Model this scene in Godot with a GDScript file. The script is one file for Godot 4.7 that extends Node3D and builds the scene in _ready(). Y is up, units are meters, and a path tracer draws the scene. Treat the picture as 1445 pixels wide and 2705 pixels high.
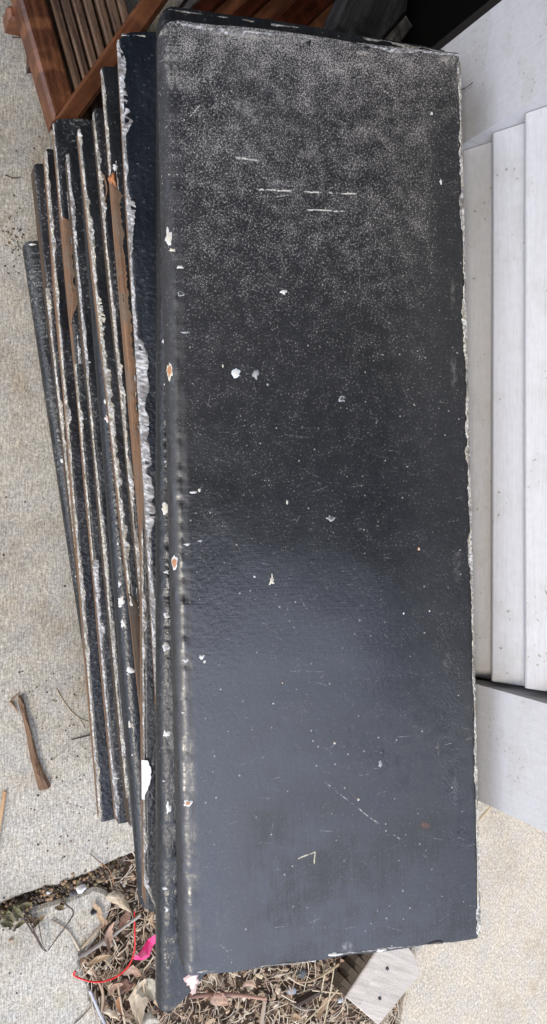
extends Node3D

# ------------------------------------------------------------------ helpers
var M := {}
var used := {}
var rng := RandomNumberGenerator.new()
var pn := FastNoiseLite.new()

func nz(x: float, y: float, s: float = 0.0) -> float:
	return pn.get_noise_3d(x, y, s)

func nbytes(w: int, h: int, freq: float, sd: int, sx: int = 1, sy: int = 1, oct: int = 1, typ: int = 0) -> PackedByteArray:
	var f := FastNoiseLite.new()
	f.seed = sd
	f.frequency = freq
	f.noise_type = FastNoiseLite.TYPE_SIMPLEX_SMOOTH if typ == 0 else FastNoiseLite.TYPE_CELLULAR
	if typ == 1:
		f.cellular_return_type = FastNoiseLite.RETURN_DISTANCE2_SUB
	if oct > 1:
		f.fractal_type = FastNoiseLite.FRACTAL_FBM
		f.fractal_octaves = oct
	else:
		f.fractal_type = FastNoiseLite.FRACTAL_NONE
	var im := f.get_image(maxi(2, w / sx), maxi(2, h / sy))
	if sx > 1 or sy > 1:
		im.resize(w, h, Image.INTERPOLATE_CUBIC)
	im.convert(Image.FORMAT_L8)
	return im.get_data()

func tex(im: Image) -> ImageTexture:
	return ImageTexture.create_from_image(im)

func normal_tex(w: int, h: int, b: PackedByteArray, k: float) -> ImageTexture:
	var im := Image.create_from_data(w, h, false, Image.FORMAT_L8, b)
	im.convert(Image.FORMAT_RGBA8)
	im.bump_map_to_normal_map(k)
	return tex(im)

func mat(albedo: Color, rough: float, t: Texture2D = null, nt: Texture2D = null, ns: float = 1.0, vc: bool = false) -> StandardMaterial3D:
	var m := StandardMaterial3D.new()
	m.albedo_color = albedo
	m.roughness = rough
	if t:
		m.albedo_texture = t
	if nt:
		m.normal_enabled = true
		m.normal_texture = nt
		m.normal_scale = ns
	m.vertex_color_use_as_albedo = vc
	return m

func numbered(called: String) -> String:
	if not used.has(called):
		used[called] = 0
		return called
	used[called] += 1
	return "%s_%03d" % [called, used[called]]

func thing(called: String, label: String, category: String, tr: Transform3D = Transform3D(), group: String = "") -> Node3D:
	var o := Node3D.new()
	o.name = numbered(called)
	add_child(o)
	o.transform = tr
	o.set_meta("label", label)
	o.set_meta("category", category)
	if group != "":
		o.set_meta("group", group)
	return o

func obj(called: String, mesh: Mesh, m: Material, parent: Node = self) -> MeshInstance3D:
	var o := MeshInstance3D.new()
	o.name = numbered(called) if parent == self else called
	o.mesh = mesh
	if m:
		o.material_override = m
	parent.add_child(o, true)
	return o

func tag(o: Node3D, label: String, category: String, group: String = "") -> Node3D:
	o.set_meta("label", label)
	o.set_meta("category", category)
	if group != "":
		o.set_meta("group", group)
	return o

func structure(called: String, mesh: Mesh, m: Material) -> MeshInstance3D:
	var o := obj(called, mesh, m)
	o.set_meta("kind", "structure")
	return o

func st_new() -> SurfaceTool:
	var st := SurfaceTool.new()
	st.begin(Mesh.PRIMITIVE_TRIANGLES)
	return st

func fin(st: SurfaceTool) -> ArrayMesh:
	st.generate_normals()
	return st.commit()

func vtx(st: SurfaceTool, p: Vector3, uv: Vector2 = Vector2.ZERO, c: Color = Color.WHITE, sg: int = 0) -> void:
	st.set_smooth_group(sg)
	st.set_uv(uv)
	st.set_uv2(uv * 0.42)
	st.set_color(c)
	st.add_vertex(p)

# a triangle whose front looks along out
func tri(st: SurfaceTool, a: Vector3, b: Vector3, c: Vector3, out: Vector3, ua := Vector2.ZERO, ub := Vector2.ZERO, uc := Vector2.ZERO, sg: int = -1, col: Color = Color.WHITE) -> void:
	var n := (c - a).cross(b - a)
	if n.dot(out) >= 0.0:
		vtx(st, a, ua, col, sg)
		vtx(st, b, ub, col, sg)
		vtx(st, c, uc, col, sg)
	else:
		vtx(st, a, ua, col, sg)
		vtx(st, c, uc, col, sg)
		vtx(st, b, ub, col, sg)

# a plank with a polygonal top: top points (any heights), pushed down by th, the rim bevelled by ch.
# u runs across, v along the direction "grain"
func plank(st: SurfaceTool, top: Array, th: float, ch: float, grain: Vector3, uvoff: Vector2 = Vector2.ZERO, scale: float = 1.0) -> void:
	var n := top.size()
	var c := Vector3.ZERO
	for p in top:
		c += p
	c /= n
	var g := grain.normalized()
	var side := g.cross(Vector3.UP)
	side = Vector3(0, 0, 1) if side.length() < 0.1 else side.normalized()
	var inner := []
	var rim := []
	var low := []
	for i in n:
		var p: Vector3 = top[i]
		var a: Vector3 = (top[(i + 1) % n] - p).normalized()
		var b: Vector3 = (top[(i + n - 1) % n] - p).normalized()
		var d := (a + b)
		var s: float = maxf(0.35, absf(a.cross(b).length()))
		if d.length() > 0.01:
			d = d / s * ch
		if d.dot(c - p) < 0.0:
			d = -d
		inner.append(p + d)
		rim.append(p + Vector3(0, -ch, 0))
		low.append(p + Vector3(0, -th, 0))
	var uvf := func(p: Vector3) -> Vector2: return Vector2((p - c).dot(side), (p - c).dot(g)) * scale + uvoff
	var uvs := func(p: Vector3) -> Vector2: return Vector2((p - c).dot(side) + (0.0 if absf(g.y) > 0.9 else p.y - c.y), (p - c).dot(g)) * scale + uvoff
	var cb := c + Vector3(0, -th, 0)
	for i in n:
		var j := (i + 1) % n
		tri(st, c, inner[i], inner[j], Vector3.UP, uvf.call(c), uvf.call(inner[i]), uvf.call(inner[j]))
		var o: Vector3 = (rim[i] + rim[j]) * 0.5 - c
		o.y = 0.0
		var ou := o.normalized() + Vector3.UP
		tri(st, inner[i], rim[i], rim[j], ou, uvf.call(inner[i]), uvs.call(rim[i]), uvs.call(rim[j]))
		tri(st, inner[i], rim[j], inner[j], ou, uvf.call(inner[i]), uvs.call(rim[j]), uvf.call(inner[j]))
		tri(st, rim[i], low[i], low[j], o, uvs.call(rim[i]), uvs.call(low[i]), uvs.call(low[j]))
		tri(st, rim[i], low[j], rim[j], o, uvs.call(rim[i]), uvs.call(low[j]), uvs.call(rim[j]))
		tri(st, cb, low[i], low[j], Vector3.DOWN, uvf.call(cb), uvf.call(low[i]), uvf.call(low[j]))

func plank_mesh(top: Array, th: float, ch: float, grain: Vector3, uvoff := Vector2.ZERO, scale: float = 1.0) -> ArrayMesh:
	var st := st_new()
	plank(st, top, th, ch, grain, uvoff, scale)
	return fin(st)

# box with bevelled edges, centred at c
func box_mesh(c: Vector3, s: Vector3, grain: Vector3, ch: float = 0.002, uvoff := Vector2.ZERO, scale: float = 1.0) -> ArrayMesh:
	var y := c.y + s.y * 0.5
	var h := s * 0.5
	return plank_mesh([Vector3(c.x - h.x, y, c.z - h.z), Vector3(c.x + h.x, y, c.z - h.z), Vector3(c.x + h.x, y, c.z + h.z), Vector3(c.x - h.x, y, c.z + h.z)], s.y, ch, grain, uvoff, scale)

func smooth_path(pts: Array, per: int = 6) -> Array:
	var cv := Curve3D.new()
	for i in pts.size():
		var a: Vector3 = pts[maxi(0, i - 1)]
		var b: Vector3 = pts[mini(pts.size() - 1, i + 1)]
		var d := (b - a) / 6.0
		cv.add_point(pts[i], -d, d)
	var out := []
	for i in pts.size() - 1:
		for k in per:
			out.append(cv.sample(i, float(k) / per))
	out.append(pts[-1])
	return out

func tube(st: SurfaceTool, pts: Array, r0: float, r1: float, sides: int = 6, rough: float = 0.0, c0: Color = Color.WHITE, c1: Color = Color.WHITE, flat: float = 1.0) -> void:
	var n := pts.size()
	var rings := []
	for i in n:
		var d: Vector3 = (pts[mini(n - 1, i + 1)] - pts[maxi(0, i - 1)]).normalized()
		var x := d.cross(Vector3.UP)
		if x.length() < 0.01:
			x = Vector3.RIGHT
		x = x.normalized()
		var y := x.cross(d).normalized()
		var f := float(i) / maxf(1.0, n - 1)
		var r := lerpf(r0, r1, f)
		var ring := []
		for k in sides:
			var a := TAU * k / sides
			var rr := r * (1.0 + rough * nz(i * 37.0, k * 61.0, pts[0].x * 900.0))
			ring.append(pts[i] + x * cos(a) * rr + y * sin(a) * rr * flat)
		rings.append(ring)
	for i in n - 1:
		var ca := c0.lerp(c1, float(i) / n)
		for k in sides:
			var k2 := (k + 1) % sides
			var mid: Vector3 = (rings[i][k] + rings[i + 1][k2]) * 0.5 - (pts[i] + pts[i + 1]) * 0.5
			var v0 := float(i) * 0.3
			tri(st, rings[i][k], rings[i][k2], rings[i + 1][k2], mid, Vector2(k * 0.1, v0), Vector2(k * 0.1 + 0.1, v0), Vector2(k * 0.1 + 0.1, v0 + 0.3), 0, ca)
			tri(st, rings[i][k], rings[i + 1][k2], rings[i + 1][k], mid, Vector2(k * 0.1, v0), Vector2(k * 0.1 + 0.1, v0 + 0.3), Vector2(k * 0.1, v0 + 0.3), 0, ca)
	for k in sides:
		tri(st, pts[0], rings[0][k], rings[0][(k + 1) % sides], pts[0] - pts[1], Vector2.ZERO, Vector2.ZERO, Vector2.ZERO, -1, c0)
		tri(st, pts[n - 1], rings[n - 1][k], rings[n - 1][(k + 1) % sides], pts[n - 1] - pts[n - 2], Vector2.ZERO, Vector2.ZERO, Vector2.ZERO, -1, c1)

func tube_mesh(pts: Array, r0: float, r1: float, sides: int = 6, rough: float = 0.0, c0: Color = Color.WHITE, c1: Color = Color.WHITE, flat: float = 1.0) -> ArrayMesh:
	var st := st_new()
	tube(st, pts, r0, r1, sides, rough, c0, c1, flat)
	return fin(st)

func gp(pts: Array, y: float) -> Array:      # [x, z] pairs to points at height y
	var out := []
	for p in pts:
		out.append(Vector3(p[0], y, p[1]))
	return out

func pebble(r: Vector3, sd: float) -> ArrayMesh:
	var st := st_new()
	var la := 6
	var lo := 9
	var P := func(i: int, k: int) -> Vector3:
		var th := PI * i / la
		var ph := TAU * (k % lo) / lo
		var d := Vector3(sin(th) * cos(ph), cos(th), sin(th) * sin(ph))
		var s := 1.0 + 0.35 * nz(d.x * 40.0 + sd * 77.0, d.y * 40.0, d.z * 40.0)
		return Vector3(d.x * r.x, d.y * r.y + r.y * 0.8, d.z * r.z) * s
	for i in la:
		for k in lo:
			var a: Vector3 = P.call(i, k)
			var b: Vector3 = P.call(i, k + 1)
			var c: Vector3 = P.call(i + 1, k + 1)
			var d: Vector3 = P.call(i + 1, k)
			var o := (a + c) * 0.5 - Vector3(0, r.y * 0.8, 0)
			tri(st, a, b, c, o, Vector2.ZERO, Vector2.ZERO, Vector2.ZERO, 0)
			tri(st, a, c, d, o, Vector2.ZERO, Vector2.ZERO, Vector2.ZERO, 0)
	return fin(st)

# a dry leaf lying along +z: pointed oval, folded on its midrib, curled
func leaf_mesh(l: float, w: float, curl: float, fold: float, sd: float, col: Color, notch: float = 0.0) -> ArrayMesh:
	var st := st_new()
	var nu := 8
	var nv := 14
	var P := func(i: int, j: int) -> Vector3:
		var v := float(j) / nv
		var u := float(i) / nu * 2.0 - 1.0
		var hw: float = w * 0.5 * pow(sin(PI * clampf(v * 0.96 + 0.02, 0.0, 1.0)), 0.8) * (1.0 + 0.25 * nz(v * 130.0, signf(u) * 50.0 + sd * 31.0))
		hw *= 1.0 - notch * absf(nz(v * 400.0, signf(u) * 90.0, sd * 53.0))
		var x: float = u * hw + 0.12 * w * nz(v * 90.0, sd * 91.0)
		var y: float = absf(u) * absf(u) * hw * fold + curl * l * (v - 0.5) * (v - 0.5) + 0.09 * w * nz(u * 70.0 + sd * 13.0, v * 160.0) + 0.001
		return Vector3(x, y, (v - 0.5) * l)
	for j in nv:
		for i in nu:
			var a: Vector3 = P.call(i, j)
			var b: Vector3 = P.call(i + 1, j)
			var c: Vector3 = P.call(i + 1, j + 1)
			var d: Vector3 = P.call(i, j + 1)
			var k := 0.82 + 0.3 * nz(i * 40.0 + sd * 9.0, j * 30.0) + (0.12 if (i == 3 or i == 4) else 0.0)
			var cc := Color(col.r * k, col.g * k, col.b * k)
			tri(st, a, b, c, Vector3.UP, Vector2(float(i) / nu, float(j) / nv), Vector2(float(i + 1) / nu, float(j) / nv), Vector2(float(i + 1) / nu, float(j + 1) / nv), 0, cc)
			tri(st, a, c, d, Vector3.UP, Vector2(float(i) / nu, float(j) / nv), Vector2(float(i + 1) / nu, float(j + 1) / nv), Vector2(float(i) / nu, float(j + 1) / nv), 0, cc)
	return fin(st)

# ------------------------------------------------------------------ textures
func put(data: PackedByteArray, w: int, h: int, x: int, y: int, c: Color, a: float) -> void:
	if x < 0 or y < 0 or x >= w or y >= h:
		return
	var k := (y * w + x) * 3
	data[k] = int(lerpf(data[k], c.r * 255.0, a))
	data[k + 1] = int(lerpf(data[k + 1], c.g * 255.0, a))
	data[k + 2] = int(lerpf(data[k + 2], c.b * 255.0, a))

const AW := 640
const AH := 1880
const AQ := 0.32      # metres of arc across the texture
const AL := 0.94

func line_on(data: PackedByteArray, pts: Array, wid: float, c: Color, a: float, dash: float) -> void:
	for i in pts.size() - 1:
		var p0 := Vector2((pts[i][0] + 0.0075) / AQ * AW, (pts[i][1] + 0.01) / AL * AH)
		var p1 := Vector2((pts[i + 1][0] + 0.0075) / AQ * AW, (pts[i + 1][1] + 0.01) / AL * AH)
		var n := int(p0.distance_to(p1) * 1.5) + 1
		for k in n:
			var p := p0.lerp(p1, float(k) / n)
			p.x += nz(p.y * 1.5, i * 40.0, 3.0) * 0.9
			p.y += nz(p.x * 1.5, i * 40.0, 8.0) * 0.9
			if dash > 0.0 and nz(p.x * 1.1, p.y * 1.1, 5.0) + 0.35 * nz(p.x * 9.0, p.y * 9.0, 9.0) + 0.3 * nz(p.x * 31.0, p.y * 31.0, 9.0) < dash - 0.6:
				continue
			var aa := a * (0.55 + 0.7 * nz(p.x * 5.0, p.y * 5.0, 1.0) + 0.5 * nz(p.x * 23.0, p.y * 23.0, 2.0)) * smoothstep(0.0, 0.15, float(k) / n + (1.0 if i > 0 else 0.0)) * smoothstep(0.0, 0.2, 1.0 - float(k) / n + (1.0 if i < pts.size() - 2 else 0.0))
			for dy in range(-2, 3):
				for dx in range(-2, 3):
					var dd := Vector2(dx, dy).length()
					if dd <= wid:
						put(data, AW, AH, int(p.x) + dx, int(p.y) + dy, c, clampf(aa * (1.2 - dd / (wid + 0.6)), 0.0, 1.0))

func curve_of(t: float, xs: Array, ys: Array) -> float:
	for i in xs.size() - 1:
		if t <= xs[i + 1]:
			return lerpf(ys[i], ys[i + 1], clampf((t - xs[i]) / (xs[i + 1] - xs[i]), 0.0, 1.0))
	return ys[-1]

func make_top_tread_material() -> StandardMaterial3D:
	var w := AW
	var h := AH
	var fine := nbytes(w, h, 0.33, 11)
	var fine2 := nbytes(w, h, 0.16, 12)
	var low := nbytes(w, h, 0.09, 13, 8, 8, 3)
	var low2 := nbytes(w, h, 0.045, 14, 2, 2, 5)
	var clump := nbytes(w, h, 0.006, 19, 1, 1, 5)
	var RS := RandomNumberGenerator.new()
	RS.seed = 4
	var brush := nbytes(w, h, 0.3, 15, 20, 1)
	var along := nbytes(w, h, 0.2, 16, 1, 24)
	var peel := nbytes(w, h, 0.07, 17, 1, 1, 2)
	var crack := nbytes(w, h, 0.10, 18, 1, 1, 1, 1)
	var data := PackedByteArray()
	data.resize(w * h * 3)
	var rough := PackedByteArray()
	rough.resize(w * h)
	var bump := PackedByteArray()
	bump.resize(w * h)
	var xs := [0.0, 0.025, 0.06, 0.12, 0.19, 0.25, 0.31, 0.40, 0.50, 0.65, 1.0]
	var ys := [0.98, 0.86, 0.68, 0.60, 0.53, 0.40, 0.23, 0.13, 0.07, 0.03, 0.05]
	for y in h:
		var t := (float(y) / h * AL - 0.01) / 0.918
		var cov_t := curve_of(t, xs, ys)
		var gloss_t := smoothstep(0.28, 0.56, t)
		var wr_t := smoothstep(0.5, 0.62, t) * (1.0 - smoothstep(0.86, 0.97, t))
		var mott := smoothstep(0.66, 0.90, t)
		for x in w:
			var i := y * w + x
			var s := float(x) / w * AQ - 0.0075 + 0.0
			var lo := low[i] / 255.0
			var l2 := low2[i] / 255.0
			var cl := clump[i] / 255.0
			var cov := cov_t * (0.97 + 0.25 * (l2 - 0.5) + 0.30 * (cl - 0.5))
			var side := 1.0 - 0.72 * smoothstep(0.268, 0.288, s + 0.016 * (l2 - 0.5) + 0.008 * (lo - 0.5)) * (0.3 + 0.7 * smoothstep(0.03, 0.16, t + 0.06 * (lo - 0.5)))
			var nose := smoothstep(0.010, 0.026, s)
			cov *= side * (0.35 + 0.65 * nose)
			cov += 0.22 * smoothstep(0.3, 0.312, s) * lo
			cov = clampf(cov, 0.0, 0.95)
			var f := fine[i] / 255.0 * 0.58 + fine2[i] / 255.0 * 0.24 + RS.randf() * 0.18
			var sp := smoothstep(0.76 - cov * 0.38, 0.88 - cov * 0.31, f + 0.12 * (l2 - 0.5))
			var haze := cov * (0.03 + 0.07 * smoothstep(0.40, 0.85, cl) + 0.05 * smoothstep(0.5, 0.8, l2)) + 0.012 * (along[i] / 255.0) * (1.0 - gloss_t * 0.6)
			var warm := smoothstep(0.12, 0.3, s) * (1.0 - smoothstep(0.3, 0.45, t))
			var v := 0.105 + 0.03 * (l2 - 0.5) + 0.02 * gloss_t * (cl - 0.5)
			var d := clampf(sp * 0.82 + haze, 0.0, 1.0)
			var r := lerpf(v, 0.66, d)
			var g := lerpf(v + 0.004, 0.635 - 0.015 * warm, d)
			var b := lerpf(v + 0.016 - 0.012 * warm, 0.605 - 0.025 * warm, d)
			var k := i * 3
			data[k] = int(clampf(r, 0.0, 1.0) * 255.0)
			data[k + 1] = int(clampf(g, 0.0, 1.0) * 255.0)
			data[k + 2] = int(clampf(b, 0.0, 1.0) * 255.0)
			var ro := lerpf(0.40, 0.27, gloss_t) + 0.9 * d
			var mm := smoothstep(0.30, 0.70, cl * 0.40 + l2 * 0.32 + along[i] / 255.0 * 0.16 + (f - 0.5) * 0.6 + 0.10)
			ro += mott * 0.42 * mm * smoothstep(0.03, 0.09, s)
			ro += 0.34 * (1.0 - smoothstep(0.014, 0.022, s)) * smoothstep(0.25, 0.6, 0.6 * lo + 0.4 * peel[i] / 255.0)
			ro += 0.10 * smoothstep(0.21, 0.27, s) * (1.0 - 0.5 * mott)
			rough[i] = int(clampf(ro, 0.2, 0.95) * 255.0)
			var bh := 0.5 + (peel[i] / 255.0 - 0.5) * (0.42 * gloss_t * (1.0 - 0.75 * smoothstep(0.03, 0.10, s)) + 0.10) + (brush[i] / 255.0 - 0.5) * 0.10 + (f - 0.5) * 0.18 * (1.0 - gloss_t * 0.7)
			var band := smoothstep(0.262, 0.274, s) * (1.0 - smoothstep(0.292, 0.302, s)) * wr_t * smoothstep(0.38, 0.6, lo + 0.1)
			bh -= band * (1.0 - smoothstep(0.02, 0.25, crack[i] / 255.0)) * 0.32
			bump[i] = int(clampf(bh, 0.0, 1.0) * 255.0)
	# scratches
	var wh := Color(0.80, 0.78, 0.74)
	line_on(data, [[0.0926, 0.1529], [0.1402, 0.1531], [0.1989, 0.1519]], 1.6, wh, 0.9, 0.32)
	line_on(data, [[0.1114, 0.1594], [0.1305, 0.1566]], 1.4, wh, 0.7, 0.3)
	line_on(data, [[0.1421, 0.1703], [0.1858, 0.1705]], 1.8, wh, 0.8, 0.4)
	line_on(data, [[0.0720, 0.1226], [0.0978, 0.1248]], 2.0, wh, 0.6, 0.35)
	line_on(data, [[0.0120, 0.0989], [0.0305, 0.0853], [0.0456, 0.0681]], 1.2, wh, 0.5, 0.3)
	line_on(data, [[0.1929, 0.0906], [0.1961, 0.1856], [0.1970, 0.2782]], 0.8, Color(0.55, 0.53, 0.5), 0.55, 0.22)
	line_on(data, [[0.1719, 0.1438], [0.1708, 0.2056]], 0.8, Color(0.5, 0.49, 0.47), 0.45, 0.2)
	line_on(data, [[0.1734, 0.2290], [0.1730, 0.2435]], 0.8, Color(0.5, 0.49, 0.47), 0.5, 0.1)
	line_on(data, [[0.1092, 0.3713], [0.1445, 0.3732]], 0.9, wh, 0.5, 0.4)
	line_on(data, [[0.1038, 0.3926], [0.1428, 0.3978]], 0.8, wh, 0.35, 0.2)
	line_on(data, [[0.1140, 0.6290], [0.1541, 0.6315]], 0.8, wh, 0.55, 0.2)
	line_on(data, [[0.1464, 0.7401], [0.1911, 0.7790], [0.2593, 0.8335]], 1.0, wh, 0.55, 0.42)
	line_on(data, [[0.1183, 0.8160], [0.1369, 0.8108], [0.1355, 0.8235]], 1.3, Color(0.78, 0.75, 0.62), 0.95, 0.05)
	line_on(data, [[0.2254, 0.0463], [0.2374, 0.0492]], 2.0, wh, 0.5, 0.3)
	line_on(data, [[0.2008, 0.8902], [0.2246, 0.9009], [0.2407, 0.9107]], 0.7, wh, 0.3, 0.2)
	line_on(data, [[0.1022, 0.7673], [0.1405, 0.7767], [0.1750, 0.8068]], 0.8, Color(0.06, 0.06, 0.07), 0.6, 0.1)
	var R := RandomNumberGenerator.new()
	R.seed = 77
	for k in 340:      # small hairline scratches and fibres
		var p := Vector2(R.randf_range(0.02, 0.30), R.randf_range(0.02, 0.9))
		var a := R.randf_range(-0.35, 0.35) if R.randf() < 0.7 else R.randf_range(0, PI)
		var l := R.randf_range(0.003, 0.022)
		line_on(data, [[p.x, p.y], [p.x + cos(a) * l, p.y + sin(a) * l]], 0.7, wh, R.randf_range(0.12, 0.45), 0.25)
	for k in 420:      # pin-head paint specks
		var p := Vector2(R.randf_range(0.0, AW), R.randf_range(0.0, AH))
		var rr := R.randf_range(0.5, 1.7)
		for dy in range(-2, 3):
			for dx in range(-2, 3):
				if Vector2(dx, dy).length() < rr:
					put(data, w, h, int(p.x) + dx, int(p.y) + dy, Color(0.72, 0.71, 0.66), 0.75)
	# blurred rubs of pale dust
	for q in [[0.0169, 0.0316, 9.0, 40.0, 0.55], [0.0200, 0.0480, 12.0, 30.0, 0.5], [0.0110, 0.0050, 20.0, 10.0, 0.7], [0.1672, 0.9100, 16.0, 15.0, 0.6], [0.0770, 0.0720, 9.0, 18.0, 0.4], [0.1350, 0.0920, 16.0, 12.0, 0.25], [0.0370, 0.1500, 20.0, 10.0, 0.25], [0.2950, 0.0100, 26.0, 18.0, 0.6], [0.2050, 0.0100, 40.0, 7.0, 0.7], [0.1000, 0.0030, 160.0, 6.0, 0.5], [0.0900, 0.0800, 26.0, 30.0, 0.30], [0.1500, 0.1150, 40.0, 16.0, 0.28], [0.2050, 0.0900, 22.0, 40.0, 0.22], [0.0450, 0.1050, 14.0, 36.0, 0.25], [0.1200, 0.1450, 60.0, 9.0, 0.30], [0.2450, 0.1500, 30.0, 14.0, 0.2], [0.0600, 0.1850, 34.0, 12.0, 0.2], [0.1850, 0.2100, 46.0, 10.0, 0.16], [0.2950, 0.3300, 10.0, 60.0, 0.30], [0.2960, 0.2500, 8.0, 40.0, 0.30], [0.2940, 0.5300, 12.0, 50.0, 0.30], [0.2800, 0.6300, 10.0, 30.0, 0.30], [0.2860, 0.7600, 9.0, 50.0, 0.25]]:
		var cx := int((q[0] + 0.0075) / AQ * AW)
		var cy := int((q[1] + 0.01) / AL * AH)
		for dy in range(-int(q[3]), int(q[3]) + 1):
			for dx in range(-int(q[2]), int(q[2]) + 1):
				var e := 1.0 - Vector2(dx / q[2], dy / q[3]).length()
				if e > 0.0:
					var nn := 0.5 + 0.5 * nz((cx + dx) * 4.3, (cy + dy) * 3.1, cx * 7.0) + 0.5 * nz((cx + dx) * 17.0, (cy + dy) * 19.0, cy * 3.0) + 0.3 * nz((cx + dx) * 49.0, (cy + dy) * 47.0, 4.0)
					put(data, w, h, cx + dx, cy + dy, Color(0.74, 0.71, 0.66), clampf(e * 1.6, 0, 1) * q[4] * smoothstep(0.2, 0.75, nn))
	# rust stain and beige streak
	for q in [[0.2521, 0.7950, 15.0, 9.0, Color(0.48, 0.26, 0.13)], [0.2687, 0.7182, 2.5, 20.0, Color(0.45, 0.4, 0.3)], [0.2380, 0.8420, 1.5, 10.0, Color(0.5, 0.25, 0.1)]]:
		var cx := int((q[0] + 0.0075) / AQ * AW)
		var cy := int((q[1] + 0.01) / AL * AH)
		for dy in range(-int(q[3]), int(q[3]) + 1):
			for dx in range(-int(q[2]) - 1, int(q[2]) + 2):
				var e := 1.0 - Vector2(dx / q[2], dy / q[3]).length()
				if e > 0.0:
					put(data, w, h, cx + dx, cy + dy, q[4], clampf(e * 1.5, 0, 1) * 0.7 * smoothstep(0.3, 0.6, 0.5 + nz((cx + dx) * 9.0, (cy + dy) * 9.0, 6.0)))
	# dents in the paint
	for q in [[0.1067, 0.6784, 13], [0.1767, 0.6898, 7], [0.1775, 0.7047, 11], [0.1198, 0.7050, 7], [0.2120, 0.7150, 7], [0.0582, 0.7178, 8], [0.1500, 0.8950, 6], [0.0350, 0.8600, 7], [0.0370, 0.8700, 6], [0.2580, 0.8980, 5], [0.1390, 0.6900, 5]]:
		var cx := int((q[0] + 0.0075) / AQ * AW)
		var cy := int((q[1] + 0.01) / AL * AH)
		var rr: int = q[2]
		for dy in range(-rr, rr + 1):
			for dx in range(-rr, rr + 1):
				var e := 1.0 - Vector2(dx, dy).length() / rr
				if e > 0.0:
					var i := clampi(cy + dy, 0, h - 1) * w + clampi(cx + dx, 0, w - 1)
					bump[i] = int(clampf(bump[i] - 90.0 * smoothstep(0.0, 0.6, e), 0.0, 255.0))
	var m := mat(Color.WHITE, 1.0, tex(Image.create_from_data(w, h, false, Image.FORMAT_RGB8, data)), normal_tex(w, h, bump, 1.0), 0.55)
	m.metallic_specular = 0.64
	m.roughness_texture = tex(Image.create_from_data(w, h, false, Image.FORMAT_L8, rough))
	m.roughness_texture_channel = BaseMaterial3D.TEXTURE_CHANNEL_RED
	return m

func make_worn_maps(sd: int, dust: float) -> Array:
	var w := 400
	var h := 1200
	var fine := nbytes(w, h, 0.33, sd)
	var fine2 := nbytes(w, h, 0.14, sd + 1)
	var low := nbytes(w, h, 0.08, sd + 2, 6, 12, 3)
	var peel := nbytes(w, h, 0.09, sd + 3, 1, 1, 3)
	var along := nbytes(w, h, 0.2, sd + 4, 1, 16)
	var data := PackedByteArray()
	data.resize(w * h * 3)
	var rough := PackedByteArray()
	rough.resize(w * h)
	var bump := PackedByteArray()
	bump.resize(w * h)
	for y in h:
		for x in w:
			var i := y * w + x
			var lo := low[i] / 255.0
			var f := fine[i] / 255.0 * 0.55 + fine2[i] / 255.0 * 0.45
			var cov := clampf(dust * (0.2 + 1.7 * lo), 0.0, 0.9)
			var sp := smoothstep(0.86 - cov * 0.6, 1.0 - cov * 0.5, f)
			var d := clampf(sp * 0.7 + cov * 0.14, 0.0, 1.0)
			var v := 0.095 + 0.04 * (along[i] / 255.0 - 0.5) + 0.03 * (lo - 0.5)
			var k := i * 3
			data[k] = int(lerpf(v, 0.56, d) * 255.0)
			data[k + 1] = int(lerpf(v + 0.008, 0.55, d) * 255.0)
			data[k + 2] = int(lerpf(v + 0.02, 0.53, d) * 255.0)
			rough[i] = int(clampf(0.32 + 0.8 * d + 0.2 * (lo - 0.4), 0.22, 0.95) * 255.0)
			bump[i] = int(clampf(0.5 + (peel[i] / 255.0 - 0.5) * 0.6 + (f - 0.5) * 0.25, 0.0, 1.0) * 255.0)
	return [tex(Image.create_from_data(w, h, false, Image.FORMAT_RGB8, data)), tex(Image.create_from_data(w, h, false, Image.FORMAT_L8, rough)), normal_tex(w, h, bump, 1.2)]

func worn_mat(maps: Array, off: float, tint: Color = Color.WHITE) -> StandardMaterial3D:
	var m := mat(tint, 1.0, maps[0], maps[2], 1.0)
	m.roughness_texture = maps[1]
	m.roughness_texture_channel = BaseMaterial3D.TEXTURE_CHANNEL_RED
	m.uv1_offset = Vector3(off * 0.37, off, 0)
	return m

func wood_maps(sd: int, c0: Color, c1: Color, c2: Color, grain: float = 1.0) -> Array:
	var w := 256
	var h := 1024
	var a := nbytes(w, h, 0.22, sd, 1, 40)
	var b := nbytes(w, h, 0.07, sd + 1, 1, 64, 2)
	var c := nbytes(w, h, 0.10, sd + 2, 6, 10, 3)
	var d := nbytes(w, h, 0.4, sd + 3, 1, 6)
	var data := PackedByteArray()
	data.resize(w * h * 3)
	var bump := PackedByteArray()
	bump.resize(w * h)
	for i in w * h:
		var g := a[i] / 255.0
		var bb := b[i] / 255.0
		var v := clampf(0.5 + ((g - 0.5) * 0.6 + (bb - 0.5) * 0.9) * grain + (d[i] / 255.0 - 0.5) * 0.25, 0.0, 1.0)
		var col := c0.lerp(c1, v).lerp(c2, smoothstep(0.5, 0.85, c[i] / 255.0) * 0.6)
		var k := i * 3
		data[k] = int(col.r * 255.0)
		data[k + 1] = int(col.g * 255.0)
		data[k + 2] = int(col.b * 255.0)
		bump[i] = int(clampf(v * 0.7 + d[i] / 255.0 * 0.3, 0, 1) * 255.0)
	return [tex(Image.create_from_data(w, h, false, Image.FORMAT_RGB8, data)), normal_tex(w, h, bump, 0.8)]

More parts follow.
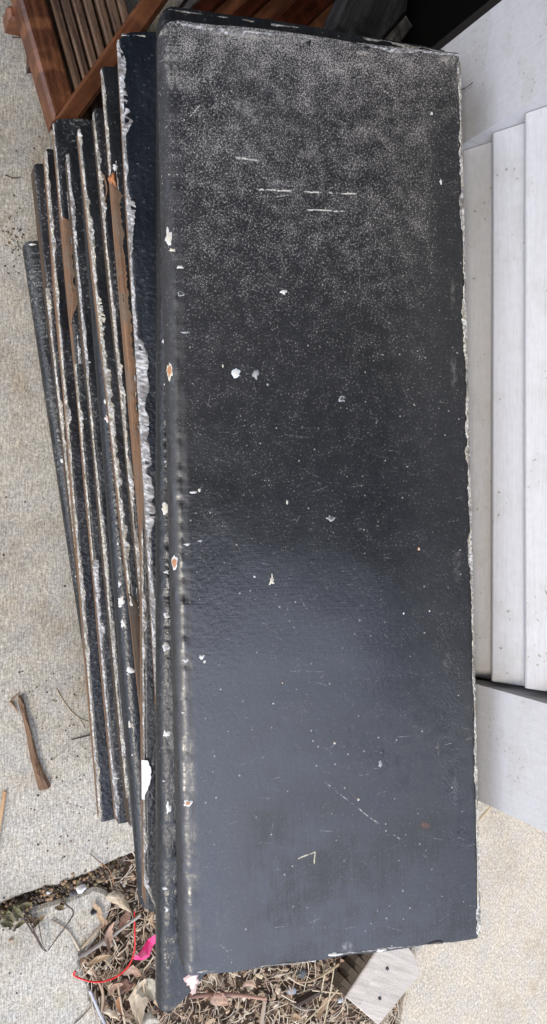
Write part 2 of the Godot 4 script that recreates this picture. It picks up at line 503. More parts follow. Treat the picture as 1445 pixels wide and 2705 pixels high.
func make_concrete(sd: int, tint: Color, broom: float) -> StandardMaterial3D:
	var w := 1024
	var h := 1024
	var a := nbytes(w, h, 0.40, sd, 1, 3)
	var b := nbytes(w, h, 0.11, sd + 1, 1, 1, 3)
	var c := nbytes(w, h, 0.05, sd + 2, 6, 6, 4)
	var d := nbytes(w, h, 0.5, sd + 3)
	var e := nbytes(w, h, 0.3, sd + 4, 1, 10)
	var g := nbytes(w, h, 0.03, sd + 5, 2, 2, 3)
	var RS := RandomNumberGenerator.new()
	RS.seed = sd
	var data := PackedByteArray()
	data.resize(w * h * 3)
	var bump := PackedByteArray()
	bump.resize(w * h)
	for i in w * h:
		var f := a[i] / 255.0 * 0.34 + b[i] / 255.0 * 0.14 + RS.randf() * 0.52
		var lo := c[i] / 255.0
		var v := 0.675 + (f - 0.5) * 0.37 + (e[i] / 255.0 - 0.5) * broom + (lo - 0.5) * 0.03
		var pit := smoothstep(0.70, 0.82, d[i] / 255.0) * smoothstep(0.40, 0.55, 1.0 - b[i] / 255.0)
		v -= pit * 0.34
		v += smoothstep(0.70, 0.84, b[i] / 255.0) * 0.06
		var warm := (g[i] / 255.0 - 0.5)
		var k := i * 3
		data[k] = int(clampf(v * tint.r + warm * 0.02, 0, 1) * 255.0)
		data[k + 1] = int(clampf(v * tint.g + warm * 0.005, 0, 1) * 255.0)
		data[k + 2] = int(clampf(v * tint.b - warm * 0.03, 0, 1) * 255.0)
		bump[i] = int(clampf(0.5 + (f - 0.5) * 0.9 + (e[i] / 255.0 - 0.5) * broom * 2.0 - pit * 0.4, 0, 1) * 255.0)
	var m := mat(Color.WHITE, 0.92, tex(Image.create_from_data(w, h, false, Image.FORMAT_RGB8, data)), normal_tex(w, h, bump, 0.8), 0.6)
	# broad, faint stains
	var q := 512
	var s1 := nbytes(q, q, 0.012, sd + 6, 1, 1, 5)
	var s2 := nbytes(q, q, 0.03, sd + 7, 1, 1, 4)
	var sdat := PackedByteArray()
	sdat.resize(q * q * 3)
	for i in q * q:
		var k1 := smoothstep(0.50, 0.85, s1[i] / 255.0) * 0.07
		var k2 := smoothstep(0.62, 0.9, s2[i] / 255.0) * 0.07
		sdat[i * 3] = int((1.0 - k1 * 0.9 - k2 * 0.6) * 255.0)
		sdat[i * 3 + 1] = int((1.0 - k1 - k2 * 0.85) * 255.0)
		sdat[i * 3 + 2] = int((1.0 - k1 * 1.1 - k2 * 1.3) * 255.0)
	m.detail_enabled = true
	m.detail_blend_mode = BaseMaterial3D.BLEND_MODE_MUL
	m.detail_uv_layer = BaseMaterial3D.DETAIL_UV_2
	m.detail_albedo = tex(Image.create_from_data(q, q, false, Image.FORMAT_RGB8, sdat))
	return m

func make_white() -> StandardMaterial3D:
	var w := 512
	var h := 1024
	var a := nbytes(w, h, 0.25, 301, 1, 40)
	var b := nbytes(w, h, 0.06, 302, 1, 1, 3)
	var d := nbytes(w, h, 0.10, 303)
	var e2 := nbytes(w, h, 0.42, 305, 1, 14)
	var lo := nbytes(w, h, 0.06, 304, 8, 8, 3)
	var data := PackedByteArray()
	data.resize(w * h * 3)
	var bump := PackedByteArray()
	bump.resize(w * h)
	for i in w * h:
		var v := 0.78 - 0.02 * smoothstep(0.55, 0.8, lo[i] / 255.0) + (a[i] / 255.0 - 0.5) * 0.028 - 0.035 * smoothstep(0.72, 0.86, e2[i] / 255.0) + (b[i] / 255.0 - 0.5) * 0.03
		var sp := smoothstep(0.87, 0.93, d[i] / 255.0) * smoothstep(0.56, 0.72, lo[i] / 255.0)
		v -= sp * 0.2
		var k := i * 3
		data[k] = int(clampf(v + 0.003 + sp * 0.02, 0, 1) * 255.0)
		data[k + 1] = int(clampf(v - 0.002, 0, 1) * 255.0)
		data[k + 2] = int(clampf(v - 0.000 - sp * 0.05 - 0.008 * smoothstep(0.5, 0.8, lo[i] / 255.0), 0, 1) * 255.0)
		bump[i] = int(clampf(0.5 + (a[i] / 255.0 - 0.5) * 0.8 + (b[i] / 255.0 - 0.5) * 0.5, 0, 1) * 255.0)
	return mat(Color.WHITE, 0.55, tex(Image.create_from_data(w, h, false, Image.FORMAT_RGB8, data)), normal_tex(w, h, bump, 0.35), 0.3)

func make_soil() -> StandardMaterial3D:
	var w := 512
	var a := nbytes(w, w, 0.3, 401)
	var b := nbytes(w, w, 0.08, 402, 1, 1, 3)
	var data := PackedByteArray()
	data.resize(w * w * 3)
	var bump := PackedByteArray()
	bump.resize(w * w)
	for i in w * w:
		var f := a[i] / 255.0 * 0.5 + b[i] / 255.0 * 0.5
		var k := i * 3
		data[k] = int(lerpf(0.13, 0.46, f) * 255.0)
		data[k + 1] = int(lerpf(0.10, 0.36, f) * 255.0)
		data[k + 2] = int(lerpf(0.075, 0.27, f) * 255.0)
		bump[i] = int(f * 255.0)
	return mat(Color.WHITE, 0.95, tex(Image.create_from_data(w, w, false, Image.FORMAT_RGB8, data)), normal_tex(w, w, bump, 4.0), 1.0)

# ------------------------------------------------------------------ treads
const TH := 0.027

# surf height of the top face beside a rounded nose
func nose_y(s: float, nose: bool) -> float:
	var r := TH * 0.5
	if not nose or s >= r:
		return 0.0
	var d := r - maxf(0.0, s)
	return -r + sqrt(maxf(0.0, r * r - d * d))

func board_mesh(w: float, l: float, nose: bool, bev: float, zs: Callable, ze: Callable, sd: float, rag: float, bead: float, nv: int, painted: Material, raw: Material) -> ArrayMesh:
	var r := TH * 0.5
	var pr := []          # x, y, q (arc), part (0 raw, 1 painted)
	if nose:
		for k in 13:
			var a := PI * k / 12.0
			pr.append([r - r * sin(a), -r - r * cos(a), r * (a - PI * 0.5) + 0.0, 1])
	else:
		pr.append([0.0006, -0.0012, -0.001, 1])
		pr.append([0.0022, -0.0001, 0.001, 1])
	var xs := [0.016, 0.020, 0.024, 0.028, 0.034, 0.042, 0.055, 0.08, 0.11, 0.14, 0.17, 0.20, 0.23, 0.26, 0.28]
	if not nose:
		xs = [0.004, 0.007, 0.010, 0.014, 0.020, 0.028, 0.04, 0.06, 0.09, 0.12, 0.15, 0.18, 0.21, 0.24, 0.26, 0.28]
	for x in xs:
		if x < w - 0.008:
			pr.append([x, 0.0, x, 1])
	pr.append([w - 0.005, 0.0, w - 0.005, 1])
	pr.append([w - 0.0018, -0.0002, w - 0.0018, 1])
	pr.append([w, -0.002, w + 0.001, 1])
	pr.append([w, -TH, w + 0.02, 1])
	var grid := []
	for j in nv + 1:
		var row := []
		for p in pr:
			var x: float = p[0]
			var f := float(j) / nv
			var z0: float = zs.call(x) + rag * nz(x * 900.0, sd * 17.0, 2.0)
			var z1: float = ze.call(x) + rag * nz(x * 900.0, sd * 17.0, 9.0)
			var z := lerpf(z0, z1, f)
			var y: float = p[1]
			if y > -0.004:
				y += 0.0005 * nz(x * 300.0, z * 300.0, sd) + 0.0004 * nz(x * 900.0, z * 900.0, sd)
			if nose and x < 0.03:
				var g := exp(-pow((x - 0.0125) / 0.004, 2.0))
				if p[1] > -r:
					y += bead * g * 0.85 * smoothstep(0.00, 0.40, z) * (0.25 + 1.5 * absf(nz(z * 420.0, 14.0, sd))) * (0.0 + 0.0012 * nz(z * 2300.0 + 900.0 * nz(z * 300.0, 2.0, sd), 4.0, sd) + 0.0009 * nz(z * 7000.0, 7.0, sd) + 0.0008 * nz(z * 900.0, 9.0, sd))
					x += bead * 0.0007 * nz(z * 220.0, 20.0, sd)
			if absf(x - w) < 0.002:
				x += 0.0012 * nz(z * 700.0, 30.0, sd) + 0.001 * nz(z * 120.0, 33.0, sd)
			row.append(Vector3(x, y, z))
		grid.append(row)
	var st := st_new()
	var n := pr.size()
	var uv := func(i: int, j: int) -> Vector2:
		var v: Vector3 = grid[j][i]
		return Vector2((pr[i][2] + 0.0075) / AQ, (v.z + 0.01) / AL)
	for j in nv:
		for i in n - 1:
			var a: Vector3 = grid[j][i]
			var b: Vector3 = grid[j][i + 1]
			var c: Vector3 = grid[j + 1][i + 1]
			var d: Vector3 = grid[j + 1][i]
			vtx(st, a, uv.call(i, j)); vtx(st, b, uv.call(i + 1, j)); vtx(st, c, uv.call(i + 1, j + 1))
			vtx(st, a, uv.call(i, j)); vtx(st, c, uv.call(i + 1, j + 1)); vtx(st, d, uv.call(i, j + 1))
	st.generate_normals()
	st.generate_tangents()
	var mesh := st.commit()
	mesh.surface_set_material(0, painted)
	# raw faces: left (when square), bottom and ends
	st = st_new()
	var lb := func(j: int) -> Vector3:
		var v: Vector3 = grid[j][0]
		if nose:
			return v
		return Vector3(-bev * 0.55 + 0.0012 * nz(v.z * 200.0, 50.0, sd), -TH, v.z)
	for j in nv:
		var a: Vector3 = grid[j][0]
		var d: Vector3 = grid[j + 1][0]
		var a2: Vector3 = lb.call(j)
		var d2: Vector3 = lb.call(j + 1)
		var e: Vector3 = grid[j][n - 1]
		var f: Vector3 = grid[j + 1][n - 1]
		if not nose:
			tri(st, a2, a, d, Vector3(-1, 0.3, 0), Vector2(0, a.z), Vector2(0.1, a.z), Vector2(0.1, d.z), 0)
			tri(st, a2, d, d2, Vector3(-1, 0.3, 0), Vector2(0, a.z), Vector2(0.1, d.z), Vector2(0, d.z), 0)
		for i in n - 2:
			var b0: Vector3 = a2 if i == 0 else Vector3(grid[j][i].x, -TH, grid[j][i].z)
			var b1 := Vector3(grid[j][i + 1].x, -TH, grid[j][i + 1].z)
			var b2 := Vector3(grid[j + 1][i + 1].x, -TH, grid[j + 1][i + 1].z)
			var b3: Vector3 = d2 if i == 0 else Vector3(grid[j + 1][i].x, -TH, grid[j + 1][i].z)
			if (nose and i < 12) or absf(b1.x - b0.x) < 1e-5:
				continue
			tri(st, b0, b1, b2, Vector3.DOWN, Vector2(b0.x, b0.z), Vector2(b1.x, b1.z), Vector2(b2.x, b2.z))
			tri(st, b0, b2, b3, Vector3.DOWN, Vector2(b0.x, b0.z), Vector2(b2.x, b2.z), Vector2(b3.x, b3.z))
	for jj in [0, nv]:
		var out := Vector3(0, 0, -1) if jj == 0 else Vector3(0, 0, 1)
		for i in n - 2:
			var a: Vector3 = grid[jj][i]
			var b: Vector3 = grid[jj][i + 1]
			if nose and i < 6:
				continue
			var a3: Vector3 = lb.call(jj) if (i == 0 and not nose) else Vector3(a.x, -TH, a.z)
			var b3 := Vector3(b.x, -TH, b.z)
			if nose and i < 12:
				a3.y = -TH - a.y
				b3.y = -TH - b.y
			tri(st, a, b, b3, out, Vector2(a.x, a.y) * 6.0, Vector2(b.x, b.y) * 6.0, Vector2(b.x, b3.y) * 6.0)
			tri(st, a, b3, a3, out, Vector2(a.x, a.y) * 6.0, Vector2(b.x, b3.y) * 6.0, Vector2(a.x, a3.y) * 6.0)
	st.generate_normals()
	st.generate_tangents()
	st.commit(mesh)
	mesh.surface_set_material(1, raw)
	return mesh

# torn lip of old paint along an edge. pts: Vector2(s, t); the lip grows to the inside (j.y, -j.x)
func crust_mesh(pts: Array, wid: float, h: float, thr: float, sd: float, tone: int, nose: bool, over: float = 0.0012) -> ArrayMesh:
	var st := st_new()
	var rows := []
	var cols := []
	for k in pts.size():
		var p: Vector2 = pts[k]
		var a: Vector2 = pts[maxi(0, k - 1)]
		var b: Vector2 = pts[mini(pts.size() - 1, k + 1)]
		var j := (b - a).normalized()
		var i := Vector2(j.y, -j.x)
		var u := k * 1.0
		var gate := 0.5 + nz(u * 3.1, sd * 41.0, 1.0) * 0.75
		var m := smoothstep(thr * 0.62, thr * 0.62 + 0.25, gate)
		var lw := 0.5 + nz(u * 0.8, sd * 43.0, 6.0)
		var ww := wid * 0.68 * (0.35 + 0.65 * m) * (0.40 + 1.1 * smoothstep(0.2, 0.8, lw)) * (0.95 + 0.5 * nz(u * 2.6, sd * 23.0, 3.0) + minf(1.0, 0.0045 / wid) * (0.22 * nz(u * 9.0, sd * 29.0, 4.0) + 0.20 * nz(u * 37.0, sd * 37.0, 5.0)))
		if m < 0.02 and thr > 0.45:
			ww = 0.0
		var row := []
		var col := []
		var prof := [[-1.0, -0.006], [-0.7, -0.0006], [0.12, 0.0006], [0.40, h], [0.72, h * 0.85], [1.0, -0.0004]]
		for q in prof.size():
			var o: float = prof[q][0]
			var off: float = o * over if o < 0.0 else o * ww
			off += 0.0005 * nz(u * 20.0, q * 70.0, sd)
			var y: float = prof[q][1]
			if q >= 2 and q <= 4:
				y *= 0.16 + 0.14 * nz(u * 17.0, q * 47.0, sd * 3.0) + 0.10 * nz(u * 60.0, q * 190.0, sd)
			var s := p + i * off
			row.append(Vector3(s.x, y + nose_y(s.x, nose), s.y))
			var n1 := 0.5 + nz(u * 18.0, q * 35.0, sd * 7.0)
			var n2 := 0.5 + nz(u * 5.0, q * 15.0, sd * 11.0)
			var c := Color(0.48, 0.44, 0.33).lerp(Color(0.68, 0.65, 0.55), n1)
			if tone == 1:
				c = Color(0.30, 0.30, 0.30).lerp(Color(0.62, 0.62, 0.61), n1)
			elif tone == 2:
				c = Color(0.20, 0.19, 0.16).lerp(Color(0.48, 0.45, 0.38), n1)
			c = c.lerp(Color(0.10, 0.095, 0.09), 0.6 * smoothstep(0.60, 0.80, 0.5 + nz(u * 2.2, q * 9.0, sd * 13.0)))
			if n2 > 0.62:
				c = c.lerp(Color(0.68, 0.68, 0.67), 0.7)
			var n3 := 0.5 + nz(u * 33.0, q * 60.0, sd * 17.0)
			if n3 > 0.70:
				c = c.lerp(Color(0.06, 0.06, 0.06), 0.75)
			elif n3 < 0.28:
				c = c.lerp(Color(0.16, 0.12, 0.09), 0.6)
			col.append(c)
		rows.append(row if ww > 0.0 else [])
		cols.append(col)
	for k in rows.size() - 1:
		if rows[k].is_empty() or rows[k + 1].is_empty():
			continue
		for q in 5:
			var a: Vector3 = rows[k][q]
			var b: Vector3 = rows[k][q + 1]
			var c: Vector3 = rows[k + 1][q + 1]
			var d: Vector3 = rows[k + 1][q]
			vtx(st, a, Vector2.ZERO, cols[k][q], -1); vtx(st, b, Vector2.ZERO, cols[k][q + 1], -1); vtx(st, c, Vector2.ZERO, cols[k + 1][q + 1], -1)
			vtx(st, a, Vector2.ZERO, cols[k][q], -1); vtx(st, c, Vector2.ZERO, cols[k + 1][q + 1], -1); vtx(st, d, Vector2.ZERO, cols[k + 1][q], -1)
	return fin(st)

func seg(a: Vector2, b: Vector2, step: float = 0.0016) -> Array:
	var n := maxi(2, int(a.distance_to(b) / step))
	var out := []
	for k in n + 1:
		out.append(a.lerp(b, float(k) / n))
	return out

# a drop or chip of paint lying on the face
func splat_mesh(s: float, t: float, rs: float, rt: float, sd: float, col: Color, rim: Color, nose: bool, h: float = 0.0009) -> ArrayMesh:
	var st := st_new()
	var n := 20
	var P := func(k: int, f: float, y: float) -> Vector3:
		var a := TAU * (k % n) / n
		var rr := (0.95 + 0.55 * nz(cos(a) * 45.0, sin(a) * 45.0, sd * 19.0) + 0.16 * nz(cos(a) * 190.0, sin(a) * 190.0, sd * 23.0)) * f
		var x: float = s + cos(a) * rs * rr
		return Vector3(x, nose_y(x, nose) + y, t + sin(a) * rt * rr)
	var c := Vector3(s, nose_y(s, nose) + h * 1.1, t)
	for k in n:
		tri(st, c, P.call(k, 0.55, h), P.call(k + 1, 0.55, h), Vector3(-0.2, 1, 0), Vector2.ZERO, Vector2.ZERO, Vector2.ZERO, 0, col)
		var a: Vector3 = P.call(k, 0.55, h)
		var b: Vector3 = P.call(k + 1, 0.55, h)
		var a2: Vector3 = P.call(k, 1.0, -0.0002)
		var b2: Vector3 = P.call(k + 1, 1.0, -0.0002)
		tri(st, a, a2, b2, Vector3(-0.2, 1, 0), Vector2.ZERO, Vector2.ZERO, Vector2.ZERO, 0, rim)
		tri(st, a, b2, b, Vector3(-0.2, 1, 0), Vector2.ZERO, Vector2.ZERO, Vector2.ZERO, 0, rim)
	return fin(st)

func tread(label: String, pa: Vector3, pe: Vector3, tilt: float) -> Node3D:
	var t := deg_to_rad(tilt)
	var n := Vector3(-sin(t), cos(t), 0)
	var z := (pe - pa).normalized()
	var x := n.cross(z).normalized()
	return thing("stair_tread", label, "stair tread", Transform3D(Basis(x, n, z), pa), "painted stair treads stacked against the white panel")

func round_corner(x: float, r: float) -> float:
	if x >= r:
		return 0.0
	var d := r - maxf(x, 0.0)
	return r - sqrt(maxf(0.0, r * r - d * d))

func pl(x: float, pts: Array) -> float:     # piecewise linear in x
	for i in pts.size() - 1:
		if x <= pts[i + 1][0]:
			return lerpf(pts[i][1], pts[i + 1][1], clampf((x - pts[i][0]) / maxf(1e-5, pts[i + 1][0] - pts[i][0]), 0.0, 1.0))
	return pts[-1][1]

# ------------------------------------------------------------------ scene
func _ready() -> void:
	pn.seed = 5
	pn.frequency = 0.02
	pn.fractal_type = FastNoiseLite.FRACTAL_NONE
	rng.seed = 4242
	# camera
	var cam := Camera3D.new()
	cam.name = "camera"
	add_child(cam)
	var tl := deg_to_rad(29.2)
	cam.transform = Transform3D(Basis(Vector3(cos(tl), sin(tl), 0), Vector3(0, 0, -1), Vector3(-sin(tl), cos(tl), 0)), Vector3(0, 1.057, 0))
	cam.fov = 69.4
	cam.near = 0.02
	cam.far = 200.0
	cam.current = true
	# sky, sun, exposure
	var we := WorldEnvironment.new()
	we.name = "environment"
	var env := Environment.new()
	env.background_mode = Environment.BG_SKY
	var sm := ProceduralSkyMaterial.new()
	sm.sky_top_color = Color(0.79, 0.83, 0.93)
	sm.sky_horizon_color = Color(0.85, 0.865, 0.90)
	sm.sky_curve = 0.2
	sm.ground_bottom_color = Color(0.35, 0.34, 0.32)
	sm.ground_horizon_color = Color(0.6, 0.6, 0.6)
	sm.sun_angle_max = 1.0
	sm.energy_multiplier = 1.0
	var sky := Sky.new()
	sky.sky_material = sm
	env.sky = sky
	env.ambient_light_source = Environment.AMBIENT_SOURCE_SKY
	env.reflected_light_source = Environment.REFLECTION_SOURCE_SKY
	env.tonemap_mode = Environment.TONE_MAPPER_LINEAR
	env.tonemap_exposure = 3.7
	env.sdfgi_enabled = true
	env.ssao_enabled = true
	env.ssil_enabled = true
	we.environment = env
	add_child(we)
	var sun := DirectionalLight3D.new()
	sun.name = "sun"
	sun.light_energy = 0.18
	sun.light_color = Color(1.0, 0.96, 0.90)
	sun.light_angular_distance = 12.0
	sun.shadow_enabled = true
	add_child(sun)
	sun.look_at_from_position(Vector3(-1.75, 1.9, 0.75), Vector3.ZERO, Vector3.UP)

	make_materials()
	build_ground()
	build_panel_and_porch()
	build_chair()
	build_treads()
	build_debris()

func make_materials() -> void:
	M.top = make_top_tread_material()
	M.worn_a = make_worn_maps(51, 0.34)
	M.worn_b = make_worn_maps(61, 0.16)
	M.concrete = make_concrete(201, Color(1.025, 0.985, 0.90), 0.19)
	M.concrete_side = make_concrete(231, Color(1.045, 0.985, 0.875), 0.06)
	M.white = make_white()
	M.soil = make_soil()
	var t := wood_maps(501, Color(0.28, 0.16, 0.10), Color(0.48, 0.30, 0.19), Color(0.56, 0.37, 0.24))
	M.teak = mat(Color.WHITE, 0.42, t[0], t[1], 0.7)
	M.teak_dark = mat(Color(0.62, 0.50, 0.46), 0.38, t[0], t[1], 0.7)
	t = wood_maps(511, Color(0.27, 0.19, 0.14), Color(0.52, 0.42, 0.33), Color(0.45, 0.33, 0.25))
	M.slat = mat(Color.WHITE, 0.7, t[0], t[1], 1.0)
	t = wood_maps(521, Color(0.30, 0.29, 0.27), Color(0.58, 0.57, 0.54), Color(0.16, 0.16, 0.16), 1.3)
	M.grey_wood = mat(Color.WHITE, 0.85, t[0], t[1], 1.2)
	t = wood_maps(531, Color(0.33, 0.24, 0.17), Color(0.56, 0.43, 0.32), Color(0.40, 0.36, 0.31))
	M.raw = mat(Color.WHITE, 0.8, t[0], t[1], 1.0)
	M.raw_grey = mat(Color(0.62, 0.66, 0.68), 0.85, t[0], t[1], 1.0)
	M.grey_dark = mat(Color(0.42, 0.42, 0.43), 0.9, M.grey_wood.albedo_texture, M.grey_wood.normal_texture, 1.2)
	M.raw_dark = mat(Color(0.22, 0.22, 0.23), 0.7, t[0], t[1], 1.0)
	t = wood_maps(541, Color(0.60, 0.565, 0.52), Color(0.75, 0.71, 0.66), Color(0.68, 0.65, 0.61), 0.6)
	M.block = mat(Color.WHITE, 0.85, t[0], t[1], 1.0)
	M.block_end = mat(Color(0.46, 0.42, 0.37), 0.9, t[0], t[1], 1.0)
	t = wood_maps(551, Color(0.28, 0.20, 0.14), Color(0.58, 0.46, 0.35), Color(0.40, 0.30, 0.22))
	M.bark = mat(Color.WHITE, 0.9, t[0], t[1], 1.6)
	M.vc = mat(Color.WHITE, 0.75, null, null, 1.0, true)
	M.vc_paint = mat(Color.WHITE, 0.55, null, null, 1.0, true)
	M.leaf = mat(Color.WHITE, 0.7, null, null, 1.0, true)
	M.leaf.cull_mode = BaseMaterial3D.CULL_DISABLED
	M.leaf.backlight_enabled = true
	M.leaf.backlight = Color(0.15, 0.12, 0.08)
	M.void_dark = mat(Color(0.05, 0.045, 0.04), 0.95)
	M.red = mat(Color(0.80, 0.09, 0.06), 0.4)
	M.pink = mat(Color.WHITE, 0.45, null, null, 1.0, true)
	M.pink.cull_mode = BaseMaterial3D.CULL_DISABLED
	M.pink.backlight_enabled = true
	M.pink.backlight = Color(0.3, 0.06, 0.12)
	M.metal = mat(Color(0.10, 0.07, 0.06), 0.5)
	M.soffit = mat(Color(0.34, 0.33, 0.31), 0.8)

func slab_mesh(poly: Array, depth: float, uvs: float, jit: float) -> ArrayMesh:
	# outline subdivided and worn, then extruded down with a small rounded lip
	var pts := PackedVector2Array()
	for i in poly.size():
		var a: Vector2 = poly[i]
		var b: Vector2 = poly[(i + 1) % poly.size()]
		var n := 1
		if absf(a.x) < 2.0 and absf(b.x) < 2.0 or (a.y > 0.3 and b.y > 0.3 and a.y < 1.3 and b.y < 1.3):
			n = maxi(1, int(a.distance_to(b) / 0.008))
		for k in n:
			var p := a.lerp(b, float(k) / n)
			if n > 1:
				p += Vector2(nz(p.x * 1500.0, p.y * 1500.0, 5.0), nz(p.x * 1500.0, p.y * 1500.0, 55.0)) * jit
				p += Vector2(nz(p.x * 260.0, p.y * 260.0, 15.0), nz(p.x * 260.0, p.y * 260.0, 65.0)) * jit * 1.5
			pts.append(p)
	var cw := Geometry2D.is_polygon_clockwise(pts)
	var inner := PackedVector2Array()
	var n := pts.size()
	for i in n:
		var d := (pts[(i + 1) % n] - pts[(i + n - 1) % n]).normalized()
		var nrm := Vector2(-d.y, d.x) if not cw else Vector2(d.y, -d.x)
		inner.append(pts[i] + nrm * 0.005)
	var st := st_new()
	var idx := Geometry2D.triangulate_polygon(inner)
	for k in range(0, idx.size(), 3):
		var a := inner[idx[k]]
		var b := inner[idx[k + 1]]
		var c := inner[idx[k + 2]]
		tri(st, Vector3(a.x, 0, a.y), Vector3(b.x, 0, b.y), Vector3(c.x, 0, c.y), Vector3.UP, a * uvs, b * uvs, c * uvs)
	for i in n:
		var j := (i + 1) % n
		var a := Vector3(inner[i].x, 0, inner[i].y)
		var b := Vector3(inner[j].x, 0, inner[j].y)
		var a1 := Vector3(pts[i].x, -0.004, pts[i].y)
		var b1 := Vector3(pts[j].x, -0.004, pts[j].y)
		var a2 := a1 + Vector3(0, -depth, 0)
		var b2 := b1 + Vector3(0, -depth, 0)
		var o := (a1 + b1 - a - b)
		o.y = 0.0
		tri(st, a, a1, b1, o.normalized() + Vector3.UP, inner[i] * uvs, pts[i] * uvs, pts[j] * uvs)
		tri(st, a, b1, b, o.normalized() + Vector3.UP, inner[i] * uvs, pts[j] * uvs, inner[j] * uvs)
		tri(st, a1, a2, b2, o, pts[i] * uvs, pts[i] * uvs + Vector2(0.05, 0.05), pts[j] * uvs + Vector2(0.05, 0.05))
		tri(st, a1, b2, b1, o, pts[i] * uvs, pts[j] * uvs + Vector2(0.05, 0.05), pts[j] * uvs)
	st.generate_normals()
	st.generate_tangents()
	return st.commit()

func soil_y(x: float, z: float) -> float:
	return -0.016 + 0.007 * nz(x * 250.0, z * 250.0, 3.0) + 0.004 * nz(x * 900.0, z * 900.0, 7.0)

func joint_z(x: float) -> float:
	return 0.533 - 0.137 * (x - 0.165)

func build_ground() -> void:
	# one wide sheet of earth out to the horizon
	var st := st_new()
	var R := 90.0
	var q := [Vector3(-R, -0.09, -R), Vector3(R, -0.09, -R), Vector3(R, -0.09, R), Vector3(-R, -0.09, R)]
	tri(st, q[0], q[1], q[2], Vector3.UP, Vector2(0, 0), Vector2(400, 0), Vector2(400, 400))
	tri(st, q[0], q[2], q[3], Vector3.UP, Vector2(0, 0), Vector2(400, 400), Vector2(0, 400))
	st.generate_normals()
	st.generate_tangents()
	structure("ground", st.commit(), M.soil)
	# the soil bed between the slabs
	st = st_new()
	var n := 90
	for i in n:
		for k in n:
			var x0 := lerpf(0.0, 1.02, float(i) / n)
			var x1 := lerpf(0.0, 1.02, float(i + 1) / n)
			var z0 := lerpf(0.38, 2.2, float(k) / n)
			var z1 := lerpf(0.38, 2.2, float(k + 1) / n)
			var a := Vector3(x0, soil_y(x0, z0), z0)
			var b := Vector3(x1, soil_y(x1, z0), z0)
			var c := Vector3(x1, soil_y(x1, z1), z1)
			var d := Vector3(x0, soil_y(x0, z1), z1)
			tri(st, a, b, c, Vector3.UP, Vector2(x0, z0) * 4.0, Vector2(x1, z0) * 4.0, Vector2(x1, z1) * 4.0, 0)
			tri(st, a, c, d, Vector3.UP, Vector2(x0, z0) * 4.0, Vector2(x1, z1) * 4.0, Vector2(x0, z1) * 4.0, 0)
	st.generate_normals()
	st.generate_tangents()
	structure("soil_bed", st.commit(), M.soil)
	structure("pavement", slab_mesh([Vector2(-3, -4), Vector2(0.88, -4), Vector2(0.88, joint_z(0.88)), Vector2(0.36, joint_z(0.36)), Vector2(0.165, joint_z(0.165)), Vector2(-0.4, joint_z(-0.4)), Vector2(-3, joint_z(-3.0))], 0.07, 1.5, 0.0035), M.concrete)
	structure("pavement_slab", slab_mesh([Vector2(-3, joint_z(-3.0) + 0.02), Vector2(-0.4, joint_z(-0.4) + 0.02), Vector2(0.165, joint_z(0.165) + 0.021), Vector2(0.29, joint_z(0.29) + 0.026), Vector2(0.325, 0.565), Vector2(0.303, 0.613), Vector2(0.274, 0.638), Vector2(0.285, 0.667), Vector2(0.296, 0.703), Vector2(0.311, 0.748), Vector2(0.33, 0.9), Vector2(0.34, 1.5), Vector2(0.34, 4.0), Vector2(-3, 4.0)], 0.07, 1.5, 0.005), M.concrete)
	structure("side_pavement", slab_mesh([Vector2(0.886, -4), Vector2(4, -4), Vector2(4, 4), Vector2(0.86, 4), Vector2(0.86, 1.2), Vector2(0.856, 0.928), Vector2(0.884, 0.82), Vector2(0.886, 0.5)], 0.07, 1.3, 0.003), M.concrete_side)

